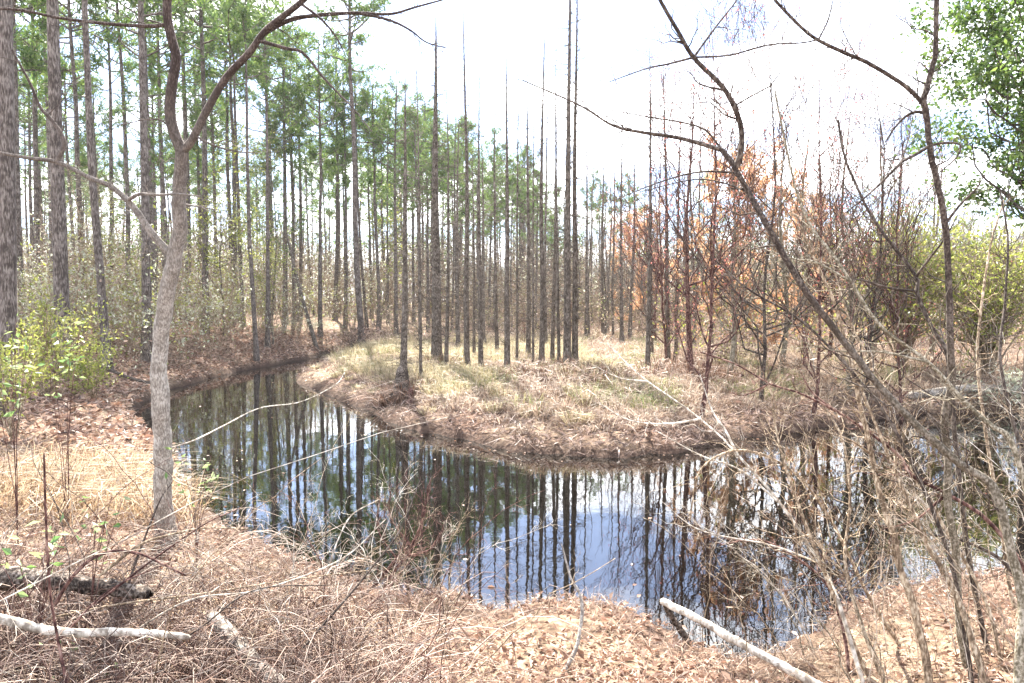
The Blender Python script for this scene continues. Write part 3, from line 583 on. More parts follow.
# ------------------------------------------------------------------ trees to the far side of the water, orange and green
OR = hardwood_proto(8.5, .11, 'tan', 'orange', 13000, .16, .45, .12)
for px, d, sc, lab in ((735, 25, .74, 'rusty orange leaved tree behind the bare leaning stems'), (812, 33, .72, 'smaller orange tree next to the rusty one, half hidden by twigs'), (640, 52, .85, 'faint orange tree far off above the grassy flat')):
    plant_tree('orange_tree', OR, at(px, d), lab, 'tree', sc=sc)
RB = hardwood_proto(9, .09, 'red', 'redbud', 700, .06, .34, .25, .4)
for px, d, sc, lab in ((692, 21, .95, 'bare tree with reddish buds behind the curved dark stem'), (655, 40, 1.0, 'small pinkish budding tree among the far trunks'), (830, 26, .85, 'bare red twigged tree above the log')):
    plant_tree('budding_tree', RB, at(px, d), lab, 'tree', sc=sc)
BT = hardwood_proto(9, .1, 'mottle', None, 0, .1, .36, .2, .45)
for px, d, sc, lab in ((870, 24, .9, 'leafless grey tree with upright twigs beyond the water'), (780, 22, .85, 'leafless dark tree spreading over the grassy flat'), (930, 28, .9, 'leafless tree behind the yellow-green bushes'), (728, 21, .8, 'leafless tree with fine dark twigs in front of the rusty orange tree'), (850, 20, .85, 'leafless tree whose twigs cross the hooked branch of the upright sapling'), (805, 26, 1.0, 'leafless tree between the two near orange trees')):
    plant_tree('bare_tree', BT, at(px, d), lab, 'tree', sc=sc)
FT = [hardwood_proto(7.5, .045, 'red', 'redbud', 1500, .05, .4, .08, .6, (36, 190, 800), .3), hardwood_proto(7, .045, 'dark', None, 0, .1, .42, .06, .6, (36, 180, 760), .3)]
for px, d, k, sc, lab in ((702, 16.6, 0, 1.0, 'fine twigged reddish tree right at the far water edge behind the curved dark stem'), (762, 18, 1, 1.05, 'fine twigged dark tree at the far water edge left of the dead straw shrub'.replace(' left of', ' close to')), (815, 17.6, 0, .95, 'fine twigged reddish tree on the far shore beneath the straight slanting sapling'),
                        (868, 19, 1, 1.0, 'fine twigged dark tree on the far shore in front of the yellow-green tall bush'), (668, 24, 0, .95, 'fine twigged reddish tree standing on the open flat by the last cypresses'), (905, 18.5, 0, .9, 'fine twigged reddish tree rising over the fallen log')):
    plant_tree('budding_tree', FT[k], at(px, d), lab, 'tree', sc=sc * 1.22, wide=.85)
HO = hardwood_proto(9.5, .16, 'dark', 'evergreen', 19000, .12, .42, .52, .15, (32, 170, 800))
plant_tree('evergreen_tree', HO, at(1035, 13), 'glossy dark green broadleaf tree overhanging the pool', 'tree', sc=.9, rz=1.0)
plant_tree('evergreen_tree', HO, at(1090, 21), 'second broadleaf evergreen standing farther back than the glossy one', 'tree', sc=.75)
bush(905, 24, 5.6, 2.2, 5000, 'bush', 'yellow-green tall bush across the water behind the straight stem', lsize=.13)
bush(990, 22, 4.8, 2.6, 6000, 'bush', 'wide yellow-green bush below the glossy evergreen tree', lsize=.13)
bush(1000, 19.5, 1.6, 2.4, 900, 'palebush', 'straggly pale bush along the far waterside by the log', lsize=.1)
bush(840, 21.5, 1.4, 2.2, 700, 'straw', 'dead straw coloured shrub at the far water edge', lsize=.1)
bush(740, 24, 1.2, 2.2, 700, 'duff', 'brown leafy shrub on the flat below the orange tree', lsize=.1)
a_, b_ = ground_at(905, 402), ground_at(1040, 400)
tag(MB().tubes(curve([a_ + (0, 0, .15), (a_ + b_) / 2 + (0, 0, .35), b_ + (0, 0, .2)]), np.r_[.02, np.full(22, .115), .02], 9).obj('fallen_log', MAT['logbark']), 'grey fallen log lying along the far waterside', 'log')
g = ground_at(401, 402); t = np.linspace(0, 1, 9); o = empty('tree_stump', (g[0], g[1], g[2] - .1), 'dark flared rotten stump at the foot of the front cypress on the far bank tip', 'stump')
MB().tubes(np.column_stack((t * .05, t * 0, t * 1.15)), np.array((.42, .33, .27, .24, .22, .2, .18, .15, .02)), 10).obj('trunk', MAT['rot'], o)
for a in np.arange(6) * 1.05 + .3:
    u = np.linspace(0, 1, 8); MB().tubes(np.column_stack((np.cos(a) * (.2 + u * .6), np.sin(a) * (.2 + u * .6), .32 * (1 - u) ** 2 - .02 + .05 * np.sin(u * 7))), np.linspace(.09, .02, 8), 6).obj('root', MAT['rot'], o)
# cypress knees on the flat
for i, (px, py, hh) in enumerate(((598, 374, .45), (629, 376, .4), (655, 383, .5), (690, 372, .5), (703, 378, .55), (742, 384, .4), (552, 380, .5), (410, 402, .45), (395, 401, .35))):
    g = ground_at(px, py); t = np.linspace(0, 1, 7); pp = g + np.column_stack((np.cumsum(rng.normal(size=7) * .015), np.cumsum(rng.normal(size=7) * .015), t * hh - .05))
    tag(MB().tubes(pp, np.array((.17, .13, .1, .085, .075, .06, .01)) * rng.uniform(.7, 1.2), 8).obj('cypress_knee', MAT['red']), 'short reddish cypress knee poking out of the grassy flat', 'stump', 'cypress knees on the flat')

# ------------------------------------------------------------------ traced saplings
def wpath(pts, d0, d1=None, n=30, ground=False):
    d1 = d0 if d1 is None else d1; m = len(pts); w_ = np.array([P(x, y, d0 + (d1 - d0) * i / max(1, m - 1)) for i, (x, y) in enumerate(pts)])
    return w_
def r_of(px, d): return px * d / F / 2
def traced(name, label, cat, d0, d1, main, w0, w1, branches=(), mat='dark', ntw=20, tl=(.2, .6), ground=True, group=None, leaves=None, sub=1.5, bd=.0, sides=8, ang=(30, 70), up=.1, flare=0., bmat=None):
    pts = wpath(main, d0, d1)
    if ground:
        b0 = pts[0].copy(); b0[2] = H(b0[0], b0[1]) - .08
        if pts[0][2] - b0[2] > .08: 
            s_ = pts[0] - pts[1]; s_ = s_ / (abs(s_[2]) + 1e-6) * min(.4, pts[0][2] - b0[2]); b0[:2] += np.clip(s_[:2], -.3, .3); pts = np.vstack((b0, pts))
        else: pts[0] = b0
    org = pts[0].copy(); o = empty(name, org, label, cat, group)
    n = max(20, len(pts) * 6); c = curve(pts, n) - org; ln = np.linspace(0, 1, n)
    jj = np.cumsum(rng.normal(size=(n, 3)), 0); jj -= jj[:1] + (jj[-1:] - jj[:1]) * ln[:, None]; c += jj * r_of(w0, d0) * .06
    R = np.interp(ln, [0, 1], [r_of(w0, d0), r_of(w1, d1 or d0)]) * (1 + smooth_noise(ln * n, ln * 0, .7, int(rng.integers(999))) * .09) + flare * r_of(w0, d0) * np.exp(-ln * n / 2.2)
    MB().tubes(c, R, sides).obj('trunk', MAT[mat], o); hosts = [(c, R)]; owner = [o]
    for br in branches:
        bp, bw0, bw1 = br[:3]; da = br[3] if len(br) > 3 else None; db = br[4] if len(br) > 4 else None
        # depth at branch root taken from the nearest point of the trunk so the pieces join
        if da is None:
            r0 = ray(*bp[0]); best = None
            for cc, RR in hosts:
                q = cc + org; den = np.maximum(q[:, 1], .1)
                rel = q - np.array((0, 0, CAMH)); yc = rel[:, 1] * cp - rel[:, 2] * sp; sxp = CX + F * rel[:, 0] / yc; syp = CY - F * (rel[:, 1] * sp + rel[:, 2] * cp) / yc
                e = np.hypot(sxp - bp[0][0], syp - bp[0][1]); j = e.argmin()
                if best is None or e[j] < best[0]: best = (e[j], q[j])
            da = best[1][1]; root = best[1]
        else: root = None
        db = da * (1 + rng.normal() * .05) if db is None else db
        bw = wpath(bp, da, db)
        if root is not None: bw[0] = root
        nb = max(14, len(bp) * 6); bc = curve(bw, nb) - org; BR = np.linspace(r_of(bw0, da), r_of(bw1, db), nb)
        bo = MB().tubes(bc, BR, 6).obj('branch', MAT[bmat or mat], o); hosts.append((bc, BR)); owner.append(bo)
    if ntw:
        tot = sum(len(h[0]) for h in hosts); mats = [MAT[bmat or mat]] + ([MAT[leaves[0]]] if leaves else [])
        for (hc, hr), ow in zip(hosts, owner):
            cr_ = MB(); k = max(6, int(ntw * len(hc) / tot)); t1, r1 = twigs(hc, hr, k, tl[0], tl[1], ang, .4, .25, 1, up, n=6, wob=.07, rmin=.0016, rmax=.006); cr_.tubes(t1, r1, 4)
            t2, r2 = twigs(t1, r1, int(k * sub), tl[0] * .4, tl[1] * .5, (25, 60), .7, .2, 1, .05, wob=.08, rmin=.0011); cr_.tubes(t2, r2, 3)
            if leaves:
                q = np.concatenate((t1[:, 1:].reshape(-1, 3), t2[:, 1:].reshape(-1, 3))); q = q[rng.integers(0, len(q), max(2, int(leaves[1] * len(hc) / tot)))]
                cr_.blades(q, rng.normal(size=q.shape) + np.array((0, 0, -.4)), rng.uniform(.6, 1.2, len(q)) * leaves[2], .45, .1, mi=1)
            cr_.obj('crown' if ow is o else 'twig_spray', mats, ow)
    return o

# the forked grey tree on the near bank
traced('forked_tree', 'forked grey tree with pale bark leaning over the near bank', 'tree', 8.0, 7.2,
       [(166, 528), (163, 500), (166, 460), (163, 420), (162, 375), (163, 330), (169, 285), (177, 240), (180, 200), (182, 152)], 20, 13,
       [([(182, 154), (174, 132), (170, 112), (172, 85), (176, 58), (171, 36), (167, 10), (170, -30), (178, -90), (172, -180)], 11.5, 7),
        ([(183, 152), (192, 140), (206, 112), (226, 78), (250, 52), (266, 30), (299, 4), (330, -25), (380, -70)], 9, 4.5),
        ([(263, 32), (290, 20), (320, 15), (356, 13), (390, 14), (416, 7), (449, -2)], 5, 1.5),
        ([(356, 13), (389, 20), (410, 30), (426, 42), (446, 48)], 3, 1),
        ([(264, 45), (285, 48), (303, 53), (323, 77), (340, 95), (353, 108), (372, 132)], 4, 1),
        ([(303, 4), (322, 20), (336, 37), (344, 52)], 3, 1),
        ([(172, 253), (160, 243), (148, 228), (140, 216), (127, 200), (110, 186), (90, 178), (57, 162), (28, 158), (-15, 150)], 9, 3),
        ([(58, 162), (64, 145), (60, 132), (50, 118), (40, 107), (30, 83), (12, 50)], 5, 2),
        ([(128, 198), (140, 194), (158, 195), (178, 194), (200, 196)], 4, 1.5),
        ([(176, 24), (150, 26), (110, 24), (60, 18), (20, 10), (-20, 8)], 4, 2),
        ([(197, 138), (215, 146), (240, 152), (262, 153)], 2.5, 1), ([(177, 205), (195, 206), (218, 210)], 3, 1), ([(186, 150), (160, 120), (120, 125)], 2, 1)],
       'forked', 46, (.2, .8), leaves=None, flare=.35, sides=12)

# the thicket of saplings by the water
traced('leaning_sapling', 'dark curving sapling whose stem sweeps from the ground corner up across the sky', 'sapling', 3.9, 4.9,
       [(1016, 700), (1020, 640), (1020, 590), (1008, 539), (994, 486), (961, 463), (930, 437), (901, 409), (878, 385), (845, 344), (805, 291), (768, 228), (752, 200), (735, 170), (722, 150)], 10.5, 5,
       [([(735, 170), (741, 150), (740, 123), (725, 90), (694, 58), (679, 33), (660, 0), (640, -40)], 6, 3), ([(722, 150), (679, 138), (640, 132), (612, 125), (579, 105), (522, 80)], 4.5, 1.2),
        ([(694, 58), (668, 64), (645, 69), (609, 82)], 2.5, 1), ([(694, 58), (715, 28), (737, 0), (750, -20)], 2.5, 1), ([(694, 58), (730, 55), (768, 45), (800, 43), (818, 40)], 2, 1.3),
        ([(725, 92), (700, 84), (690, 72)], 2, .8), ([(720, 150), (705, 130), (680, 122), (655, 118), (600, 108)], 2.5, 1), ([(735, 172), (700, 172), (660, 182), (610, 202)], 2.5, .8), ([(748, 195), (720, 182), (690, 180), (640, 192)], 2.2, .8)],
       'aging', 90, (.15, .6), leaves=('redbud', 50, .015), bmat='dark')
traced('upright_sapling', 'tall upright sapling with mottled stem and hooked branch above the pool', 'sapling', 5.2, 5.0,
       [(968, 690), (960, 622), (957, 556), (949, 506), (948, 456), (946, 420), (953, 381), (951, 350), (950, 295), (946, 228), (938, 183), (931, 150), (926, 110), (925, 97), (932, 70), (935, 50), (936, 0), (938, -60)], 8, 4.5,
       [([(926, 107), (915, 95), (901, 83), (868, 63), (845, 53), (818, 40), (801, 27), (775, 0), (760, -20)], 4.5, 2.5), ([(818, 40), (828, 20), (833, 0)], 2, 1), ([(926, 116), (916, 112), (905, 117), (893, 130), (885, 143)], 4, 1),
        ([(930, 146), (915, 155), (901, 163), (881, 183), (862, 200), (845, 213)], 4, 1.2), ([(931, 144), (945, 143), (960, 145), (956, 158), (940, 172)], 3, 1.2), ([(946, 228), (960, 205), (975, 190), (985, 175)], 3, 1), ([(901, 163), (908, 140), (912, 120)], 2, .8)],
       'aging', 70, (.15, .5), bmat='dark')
traced('forking_sapling', 'slim dark sapling forking below the upright one', 'sapling', 5.4, 6.2,
       [(990, 690), (976, 600), (964, 520), (955, 440), (948, 356), (932, 328), (916, 295), (915, 276), (895, 250), (878, 228), (862, 200), (845, 160), (838, 120)], 5.5, 2.2,
       [([(915, 276), (930, 258), (945, 238), (958, 215)], 3, 1), ([(916, 290), (890, 288), (860, 280), (830, 282)], 2.5, .8)], 'dark', 40, (.2, .6))
traced('long_sapling', 'long straight sapling slanting through the thicket', 'sapling', 4.6, 5.6,
       [(1040, 560), (1014, 448), (990, 425), (968, 405), (925, 361), (878, 325), (848, 281), (828, 250), (811, 228), (795, 190), (780, 120), (775, 90)], 6.2, 1.6, [([(848, 281), (815, 262), (790, 258), (740, 240)], 3, 1), ([(925, 361), (880, 352), (830, 350), (770, 330)], 3, 1)], 'mottle', 50, (.2, .7))
traced('arching_sapling', 'low arching reddish stem reaching out over the pool edge', 'sapling', 4.8, 6.2,
       [(1060, 640), (1015, 556), (984, 519), (948, 496), (911, 476), (898, 456), (865, 431), (835, 411), (800, 394), (768, 383), (735, 364), (700, 352)], 5, 1.3, [([(835, 411), (812, 392), (800, 370)], 2.5, .8), ([(948, 496), (915, 520), (880, 530)], 3, 1), ([(768, 383), (745, 395), (728, 392)], 2, .8)], 'red', 40, (.15, .5), leaves=('duff', 30, .05))
traced('leaning_sapling', 'pale tan sapling leaning toward the pool in front of the upright one', 'sapling', 5.0, 5.8,
       [(930, 700), (926, 660), (914, 606), (901, 569), (894, 536), (883, 499), (873, 456), (864, 415), (855, 378), (847, 345), (835, 300), (815, 260), (800, 225)], 9, 2, [([(873, 456), (850, 440), (820, 430)], 2.5, 1), ([(855, 378), (835, 350), (790, 330)], 2.5, .8)], 'tan', 44, (.2, .6))
traced('bleached_branch', 'bleached white bough fanning out over the water from the near bank', 'branch', 5.2, 7.4,
       [(858, 666), (838, 600), (818, 560), (780, 503), (739, 456), (719, 435), (685, 408), (645, 380), (609, 346)], 5, .9, [([(739, 456), (725, 430), (712, 410), (700, 375)], 3, .8), ([(702, 421), (665, 424), (629, 420), (602, 405)], 2.5, .8), ([(645, 380), (620, 378), (595, 366)], 2, .7), ([(780, 503), (740, 470), (700, 455), (655, 430)], 2.5, .8), ([(818, 560), (770, 545), (700, 530), (660, 500)], 2.5, .7)], 'pale', 60, (.12, .45))
for lab, px0, pts in (('reddish bare shrub hanging over the near water edge', 0, [(372, 602), (392, 575), (412, 545), (424, 515), (428, 485)]), ('smaller reddish bare shrub at the water edge beside the hanging one', 1, [(350, 606), (375, 585), (400, 560), (432, 548), (446, 520)])):
    traced('bare_shrub', lab, 'shrub', 6.9, 7.3, pts, 4, 1.4, [([pts[1], (pts[1][0] + 28, pts[1][1] - 40), (pts[1][0] + 30, pts[1][1] - 85)], 2.5, .8), ([pts[2], (pts[2][0] - 22, pts[2][1] - 30), (pts[2][0] - 20, pts[2][1] - 62)], 2.2, .8)], 'red', 60, (.15, .5), sub=2.5)
more = [('slender tan stem rising from the leaf litter beside the bleached bough', [(870, 690), (840, 610), (812, 540), (790, 480), (776, 430), (770, 380)], 5, 'tan'),
        ('thin tan stem crossing behind the mottled upright sapling', [(1005, 690), (985, 600), (940, 520), (905, 450), (880, 380), (850, 320), (828, 250)], 4, 'tan'),
        ('thin tan stem at the water edge with drooping golden twigs', [(905, 690), (870, 600), (830, 520), (790, 470), (740, 450), (700, 470), (690, 520)], 4, 'tan'),
        ('pair-like slim grey stem growing close to the corner sapling', [(1030, 690), (1012, 600), (1000, 520), (985, 430), (978, 350), (990, 250), (1004, 200)], 5, 'tan'),
        ('straight grey stem half hidden behind the corner sapling', [(958, 600), (925, 540), (895, 470), (862, 390), (838, 330)], 7, 'tan'),
        ('short dark stem angled against the corner sapling', [(1030, 600), (1000, 560), (960, 540), (915, 530), (880, 505)], 5, 'dark'),
        ('wiry dark stem zigzagging toward the glossy evergreen', [(1040, 480), (1015, 430), (1000, 360), (1005, 300), (1008, 240), (1000, 190)], 5, 'dark'),
        ('slim red stem bending low over the leaf covered edge', [(850, 690), (845, 640), (830, 590), (800, 560), (760, 540), (720, 545)], 4, 'red'),
        ('thin tan stem leaning out from the edge of the dry leaves', [(890, 690), (860, 620), (845, 560), (850, 500), (842, 440), (820, 400)], 5, 'tan'),
        ('crooked dark stem near the upright sapling reaching to the orange tree', [(975, 690), (950, 560), (900, 440), (850, 370), (800, 320), (750, 290), (715, 260)], 5, 'dark')]
for lab, pts, wd, mt in more:
    dd = rng.uniform(4.6, 6.0); traced('sapling', lab, 'sapling', dd, dd + rng.uniform(.2, 1.4), pts, wd, 1.4, [], mt, 34, (.2, .7), up=rng.uniform(-.2, .2))
# finer whips of the thicket, each one a stem of its own
def whips(n, x0, x1, y0, y1, lmin, lmax, lean, mats, name, label, cat, group, tw=10, r=(.003, .0068), zone=None):
    k = 0; t_ = 0
    while k < n and t_ < n * 30:
        t_ += 1; x, y = rng.uniform(x0, x1), rng.uniform(y0, y1)
        if sdist([x], [y])[0] < .1 or (zone and not zone(x, y)): continue
        ln = rng.uniform(lmin, lmax); u = np.linspace(0, 1, 14); a = rng.normal() * .5
        dx, dy = lean[0] + rng.normal() * lean[2], lean[1] + rng.normal() * lean[2]; cv = rng.uniform(.1, .7)
        pp = np.column_stack((dx * ln * u ** (1 + cv), dy * ln * u ** (1 + cv), ln * (u - cv * .35 * u ** 2))); pp[1:] += np.cumsum(rng.normal(size=(13, 3)) * .018 * ln / 1.5, 0)
        o = empty(name, (x, y, H(x, y) - .03), label, cat, group); mt = mats[rng.integers(len(mats))]; r0 = rng.uniform(*r); R_ = np.linspace(r0, r0 * .3, 14)
        MB().tubes(pp, R_, 5).obj('stem', MAT[mt], o)
        t1, r1 = twigs(pp, R_, tw, .12, .3 * ln, (25, 65), .6, .25, 1, rng.uniform(-.15, .2), wob=.1, rmin=.0015); t2, r2 = twigs(t1, r1, tw * 2, .06, .14 * ln, (25, 65), .7, .2, 1, 0, n=4, wob=.1, rmin=.0012)
        MB().tubes(t1, r1, 3).tubes(t2, r2, 3).obj('crown', MAT[mt], o); k += 1
whips(32, 1.6, 6.5, 3.6, 8.5, 1.2, 3.0, (-.35, .12, .25), ['tan', 'mottle', 'tan', 'pale', 'tan', 'tan'], 'thicket_stem', 'thin bare whip of the tangled thicket beside the pool', 'stem', 'thin whips of the thicket', 13)
whips(24, 3.0, 7.5, 3.4, 8.5, 1.5, 3.2, (-.3, .1, .25), ['tan', 'pale', 'pale', 'tan'], 'thicket_stem', 'long pale whip arching out of the tangled thicket beside the pool', 'stem', 'long pale whips of the thicket', 12)
whips(24, 1.9, 4.6, 4.8, 7.8, .8, 1.7, (-.5, .2, .22), ['pale', 'tan', 'straw'], 'thicket_stem', 'pale golden whip arching over the water edge by the bleached bough', 'stem', 'golden whips over the water', 20)
whips(72, -5.5, -.4, 3.2, 7.8, .6, 1.9, (.1, 0, .6), ['red', 'tan', 'dark', 'red', 'pale'], 'bramble_stem', 'thin bare bramble stem in the tangle below the forked tree', 'bramble', 'brambles below the forked tree', 8, (.003, .006))
whips(26, -1.9, .2, 5.0, 7.6, .5, 1.5, (.1, .1, .4), ['pale', 'tan'], 'twiggy_stem', 'pale twiggy stem standing at the pool brink near the grass', 'stem', 'pale twigs at the pool brink', 12, (.003, .006))
whips(40, 8, 22, 17.5, 26, 1.2, 3.2, (0, 0, .3), ['tan', 'red', 'dark', 'pale'], 'waterside_stem', 'bare twiggy stem in the brush across the water by the log', 'stem', 'brush by the far log', 12, (.008, .016), lambda x, y: left_mask(np.array([x]), np.array([y]))[0] < .5)

# ------------------------------------------------------------------ near details
def stick(name, label, cat, pts, d, w0, w1, mat, drop=None, n=30, sides=8, ends=True):
    w_ = np.array([P(x, y, dd) for (x, y), dd in zip(pts, d)]); c = curve(w_, n); org = c[0].copy(); c = c - org
    dm = float(np.mean(d)); R_ = np.linspace(r_of(w0, d[0]), r_of(w1, d[-1]), n) * (1 + smooth_noise(np.arange(n), np.zeros(n), .5, int(rng.integers(999))) * .1)
    if ends:
        t0_, t1_ = c[0] - c[1], c[-1] - c[-2]; c = np.vstack((c[0] + t0_ * .35, c, c[-1] + t1_ * .35)); R_[0] *= .82; R_[-1] *= .8; R_ = np.r_[R_[0] * .15, R_, R_[-1] * .15]
    mb = MB().tubes(c, R_, sides); mb.v[0] += rng.normal(size=mb.v[0].shape) * r_of(max(w0, w1), dm) * (.1 if sides > 6 else .03)
    o = mb.obj(name, MAT[mat]); o.location = org; return tag(o, label, cat)
def gp(px, py, lift=.03): q = ground_at(px, py); return q[1]
stick('fallen_branch', 'smooth white fallen branch poking out over the water', 'branch', [(662, 601), (700, 620), (745, 646), (790, 670), (835, 695)], [6.0, 5.75, 5.45, 5.2, 5.0], 7.5, 10, 'pale')
stick('dead_stick', 'short dark stick propped under the tip of the white branch', 'stick', [(664, 604), (674, 620), (690, 644)], [6.05, 6.1, 6.15], 5, 7, 'rot')
stick('curved_stick', 'curved grey stick standing out of the leaf litter', 'stick', [(552, 690), (566, 668), (577, 645), (582, 615), (580, 595), (571, 578), (562, 546)], [5.0, 5.1, 5.2, 5.3, 5.35, 5.4, 5.5], 6, 1.5, 'grey')
stick('fallen_branch', 'pale peeling branch lying across the brambles near the corner', 'branch', [(-20, 614), (15, 622), (45, 630), (80, 633), (115, 632), (150, 634), (188, 637)], [4.1, 4.15, 4.2, 4.25, 4.3, 4.35, 4.4], 11, 7, 'pale')
stick('rotting_log', 'thick grey barked log end sloping down through the brambles', 'log', [(212, 616), (228, 634), (248, 657), (270, 680), (292, 706)], [4.9, 4.75, 4.6, 4.45, 4.3], 15, 21, 'logbark', sides=12)
stick('rotting_log', 'dark rotten log lying beneath the leafy sprout', 'log', [(-40, 585), (10, 578), (60, 582), (110, 588), (150, 594)], [5.3, 5.3, 5.25, 5.2, 5.1], 24, 12, 'rot', sides=12)
stick('arched_shoot', 'brown stem arched like a bow over the brambles', 'stem', [(55, 605), (70, 580), (90, 560), (115, 551), (140, 554), (160, 563), (185, 575)], [4.6, 4.6, 4.65, 4.7, 4.7, 4.75, 4.8], 4, 2, 'red', sides=6)
stick('arched_shoot', 'long brown stem reaching sideways from the brambles to the water', 'stem', [(100, 575), (140, 545), (170, 535), (205, 528), (247, 529)], [5, 5.1, 5.2, 5.3, 5.4], 3.5, 1.5, 'tan', sides=6)
stick('bramble_stem', 'straight upright red stem nearest the corner', 'bramble', [(68, 690), (58, 640), (50, 590), (46, 520), (44, 455)], [3.6, 3.7, 3.75, 3.8, 3.8], 3.2, 2, 'red', sides=6)
for lab, pts, dd, wd, mt in (('thin pinkish stem crossing behind the arched brown one', [(96, 604), (150, 562), (205, 524), (240, 508)], 4.9, 2.6, 'red'), ('long pale stem lying almost level over the brambles', [(50, 618), (120, 604), (200, 594), (290, 580), (372, 570)], 4.7, 2.4, 'tan'),
        ('dark stem bent upward beside the forked tree', [(128, 585), (142, 545), (160, 500), (172, 478), (150, 462)], 5.4, 2.4, 'dark'), ('pale crooked stem across the bramble heart', [(120, 640), (190, 600), (260, 590), (340, 560), (385, 520)], 4.6, 2.2, 'pale'),
        ('dark slanting stem over the log end', [(140, 668), (200, 628), (255, 590), (330, 585)], 4.4, 2.4, 'dark'), ('pale forkless shoot leaning to the water', [(300, 610), (325, 575), (338, 540), (352, 515), (378, 500)], 6.2, 2, 'pale'), ('thin red stem crossing the pale peeling branch', [(20, 690), (60, 640), (110, 590), (175, 560)], 4.0, 2.6, 'red')):
    stick('bent_shoot', lab, 'stem', pts, np.linspace(dd, dd + .6, len(pts)), wd, 1, mt, sides=6)
stick('dry_shoot', 'slanting dark stem with pale top rising toward the pool', 'stem', [(283, 675), (310, 640), (345, 600), (370, 570), (400, 530), (420, 480)], [4.6, 4.8, 5, 5.2, 5.4, 5.6], 3.5, 1.2, 'dark', sides=6)
stick('water_twig', 'thin pale bough hanging low across the creek from the forked tree', 'branch', [(170, 448), (195, 440), (225, 425), (260, 408), (300, 402), (335, 385), (345, 372)], [8.0, 8.2, 8.6, 9, 9.3, 9.6, 9.8], 1.7, .7, 'pale', sides=6)
stick('fallen_pole', 'thin fallen pole lying down the slope to the creek', 'branch', [(70, 356), (100, 366), (130, 378), (156, 384)], [22.5, 22.3, 22, 21.8], 4, 3, 'dark', sides=6)
def sprout(px, py, d, h, n, label, ls=.07, mat='fresh'):
    q = P(px, py, d); g = np.array((q[0], q[1], H(q[0], q[1]) - .02)); o = empty('leafy_sprout', g, label, 'plant'); hh = max(h, q[2] - g[2])
    k = 5; a = rng.uniform(0, 6.28, k); tip = np.stack((np.cos(a) * .22, np.sin(a) * .22, np.full(k, hh) * rng.uniform(.8, 1.05, k)), 1); s = np.linspace(0, 1, 8); st = tip[:, None] * np.stack((s ** 2, s ** 2, s), 1)[None] + np.cumsum(rng.normal(size=(k, 8, 3)) * .008, 1)
    MB().tubes(st, np.full((k, 1), .005) * np.linspace(1, .4, 8), 5).obj('stem', MAT['red'], o)
    q = st[rng.integers(0, k, n), rng.integers(5, 8, n)] + rng.normal(size=(n, 3)) * .05
    MB().blades(q, rng.normal(size=(n, 3)) * np.array((1, 1, .5)), rng.uniform(.7, 1.2, n) * ls, .45, .1).obj('foliage', MAT[mat], o, smooth=False)
sprout(30, 520, 4.6, .5, 26, 'fresh green sprout above the dark rotten log', .085)
sprout(85, 508, 5.0, .5, 22, 'pale green leafy sprout behind the straight red stem', .085)
sprout(195, 462, 7.6, .6, 30, 'small bright leaved sprout against the water beside the forked tree', .08)
sprout(95, 640, 4.2, .3, 8, 'few leaved seedling below the pale peeling branch', .06)
sprout(10, 330, 7.5, 1.2, 44, 'tall green sprout with long leaves in front of the stout dark pine', .1)
sprout(60, 300, 8.5, 1.2, 34, 'tall green sprout with long leaves in front of the green bush', .1)
# tangle under the brambles, nobody could count it
b = MB()
n = 4300; x = rng.uniform(-5.5, -.4, n); y = 1 / rng.uniform(1 / 8.5, 1 / 3.0, n); k = (sdist(x, y) > .3) & (x < -.12 * y + .2) ; x, y = x[k], y[k]; n = len(x); z = sheet(x, y)
u = np.linspace(0, 1, 7); az = rng.uniform(0, 6.28, n); ln = rng.uniform(.25, 1.1, n); hh = rng.uniform(.05, .42, n)
pp = np.stack((x[:, None] + np.cos(az)[:, None] * ln[:, None] * u, y[:, None] + np.sin(az)[:, None] * ln[:, None] * u, z[:, None] + .02 + hh[:, None] * np.sin(u * 2.6) * 1.0), -1) + np.cumsum(rng.normal(size=(n, 7, 3)) * .015, 1)
b.tubes(pp, (rng.uniform(.0015, .0035, n) * np.where(rng.random(n) < .1, 2, 1))[:, None] * np.linspace(1, .5, 7), 3)
n = 1500; x = rng.uniform(-1, 7, n); y = 1 / rng.uniform(1 / 8.5, 1 / 3.0, n); k = sdist(x, y) > .1; x, y = x[k], y[k]; n = len(x); z = sheet(x, y); az = rng.uniform(0, 6.28, n); ln = rng.uniform(.1, .6, n); hh = rng.uniform(.02, .15, n)
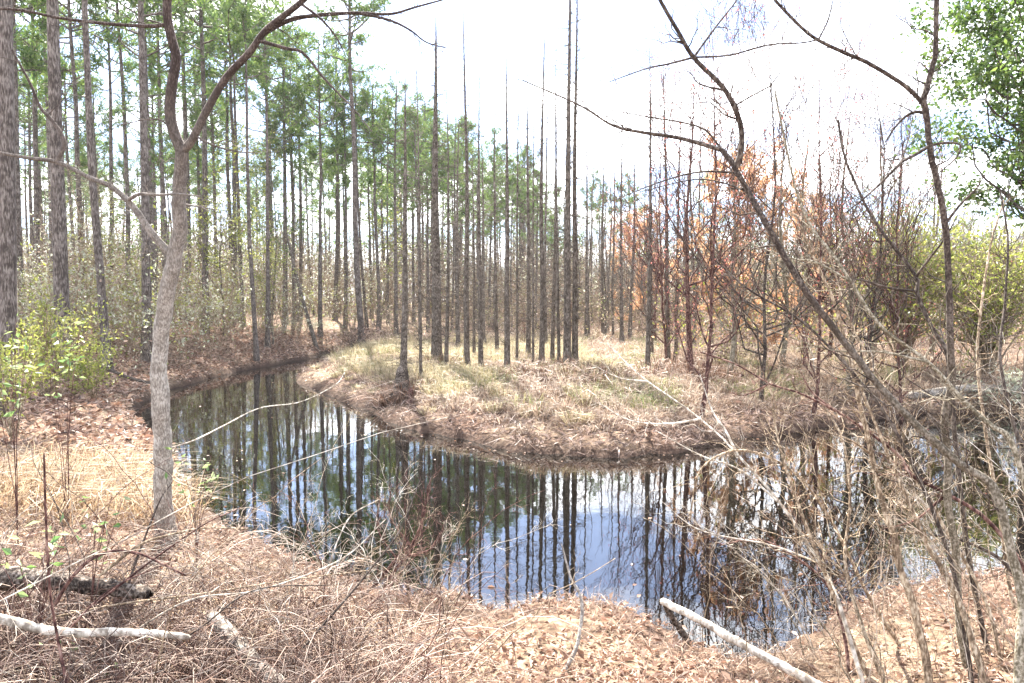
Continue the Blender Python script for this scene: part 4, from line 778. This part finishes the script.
pp = np.stack((x[:, None] + np.cos(az)[:, None] * ln[:, None] * u, y[:, None] + np.sin(az)[:, None] * ln[:, None] * u, z[:, None] + .02 + hh[:, None] * np.sin(u * 2.8)), -1)
b.tubes(pp, rng.uniform(.0012, .003, n)[:, None] * np.linspace(1, .5, 7), 3)
n = 3000; x = rng.uniform(-4.2, -.7, n); y = 1 / rng.uniform(1 / 6.2, 1 / 3.0, n); k = (x < -.22 * y + .1); x, y = x[k], y[k]; n = len(x); z = sheet(x, y); az = rng.uniform(0, 6.28, n); ln = rng.uniform(.2, 1.0, n); hh = rng.uniform(.1, .5, n)  # extra dead stems added to deepen the shade here through their dark colour
pp = np.stack((x[:, None] + np.cos(az)[:, None] * ln[:, None] * u, y[:, None] + np.sin(az)[:, None] * ln[:, None] * u, z[:, None] + hh[:, None] * np.sin(u * 2.4)), -1) + np.cumsum(rng.normal(size=(n, 7, 3)) * .02, 1)
b2 = MB().tubes(pp, rng.uniform(.0015, .0045, n)[:, None] * np.linspace(1, .5, 7), 3)
tag(b2.obj('shaded_brush', MAT['shadebrush']), 'reddish tangle of dead stems, coloured dark for shade, round the logs below the forked tree', 'brush', kind='stuff')
tag(b.obj('dead_brush', MAT['brush']), 'tangle of thin dead stems over the near bank', 'brush', kind='stuff')

# ------------------------------------------------------------------ air
HAZE = .0002
if HAZE:
    m = bpy.data.materials.new('haze_air'); m.use_nodes = True; n = m.node_tree; n.nodes.remove(n.nodes['Principled BSDF']); v = n.nodes.new('ShaderNodeVolumePrincipled')
    v.inputs['Color'].default_value = (.92, .95, 1, 1); v.inputs['Density'].default_value = HAZE; v.inputs['Anisotropy'].default_value = .3
    n.links.new(v.outputs[0], n.nodes['Material Output'].inputs['Volume'])
    x0, x1, y0, y1, z0, z1 = -430, 430, -70, 610, -3.0, 34
    vv = [(x, y, z) for x in (x0, x1) for y in (y0, y1) for z in (z0, z1)]
    o = MB().add(vv, [(0, 1, 3, 2), (4, 6, 7, 5), (0, 4, 5, 1), (2, 3, 7, 6), (0, 2, 6, 4), (1, 5, 7, 3)]).obj('haze', m, smooth=False)
    tag(o, 'thin pale haze between the far trunks', 'haze', kind='stuff')
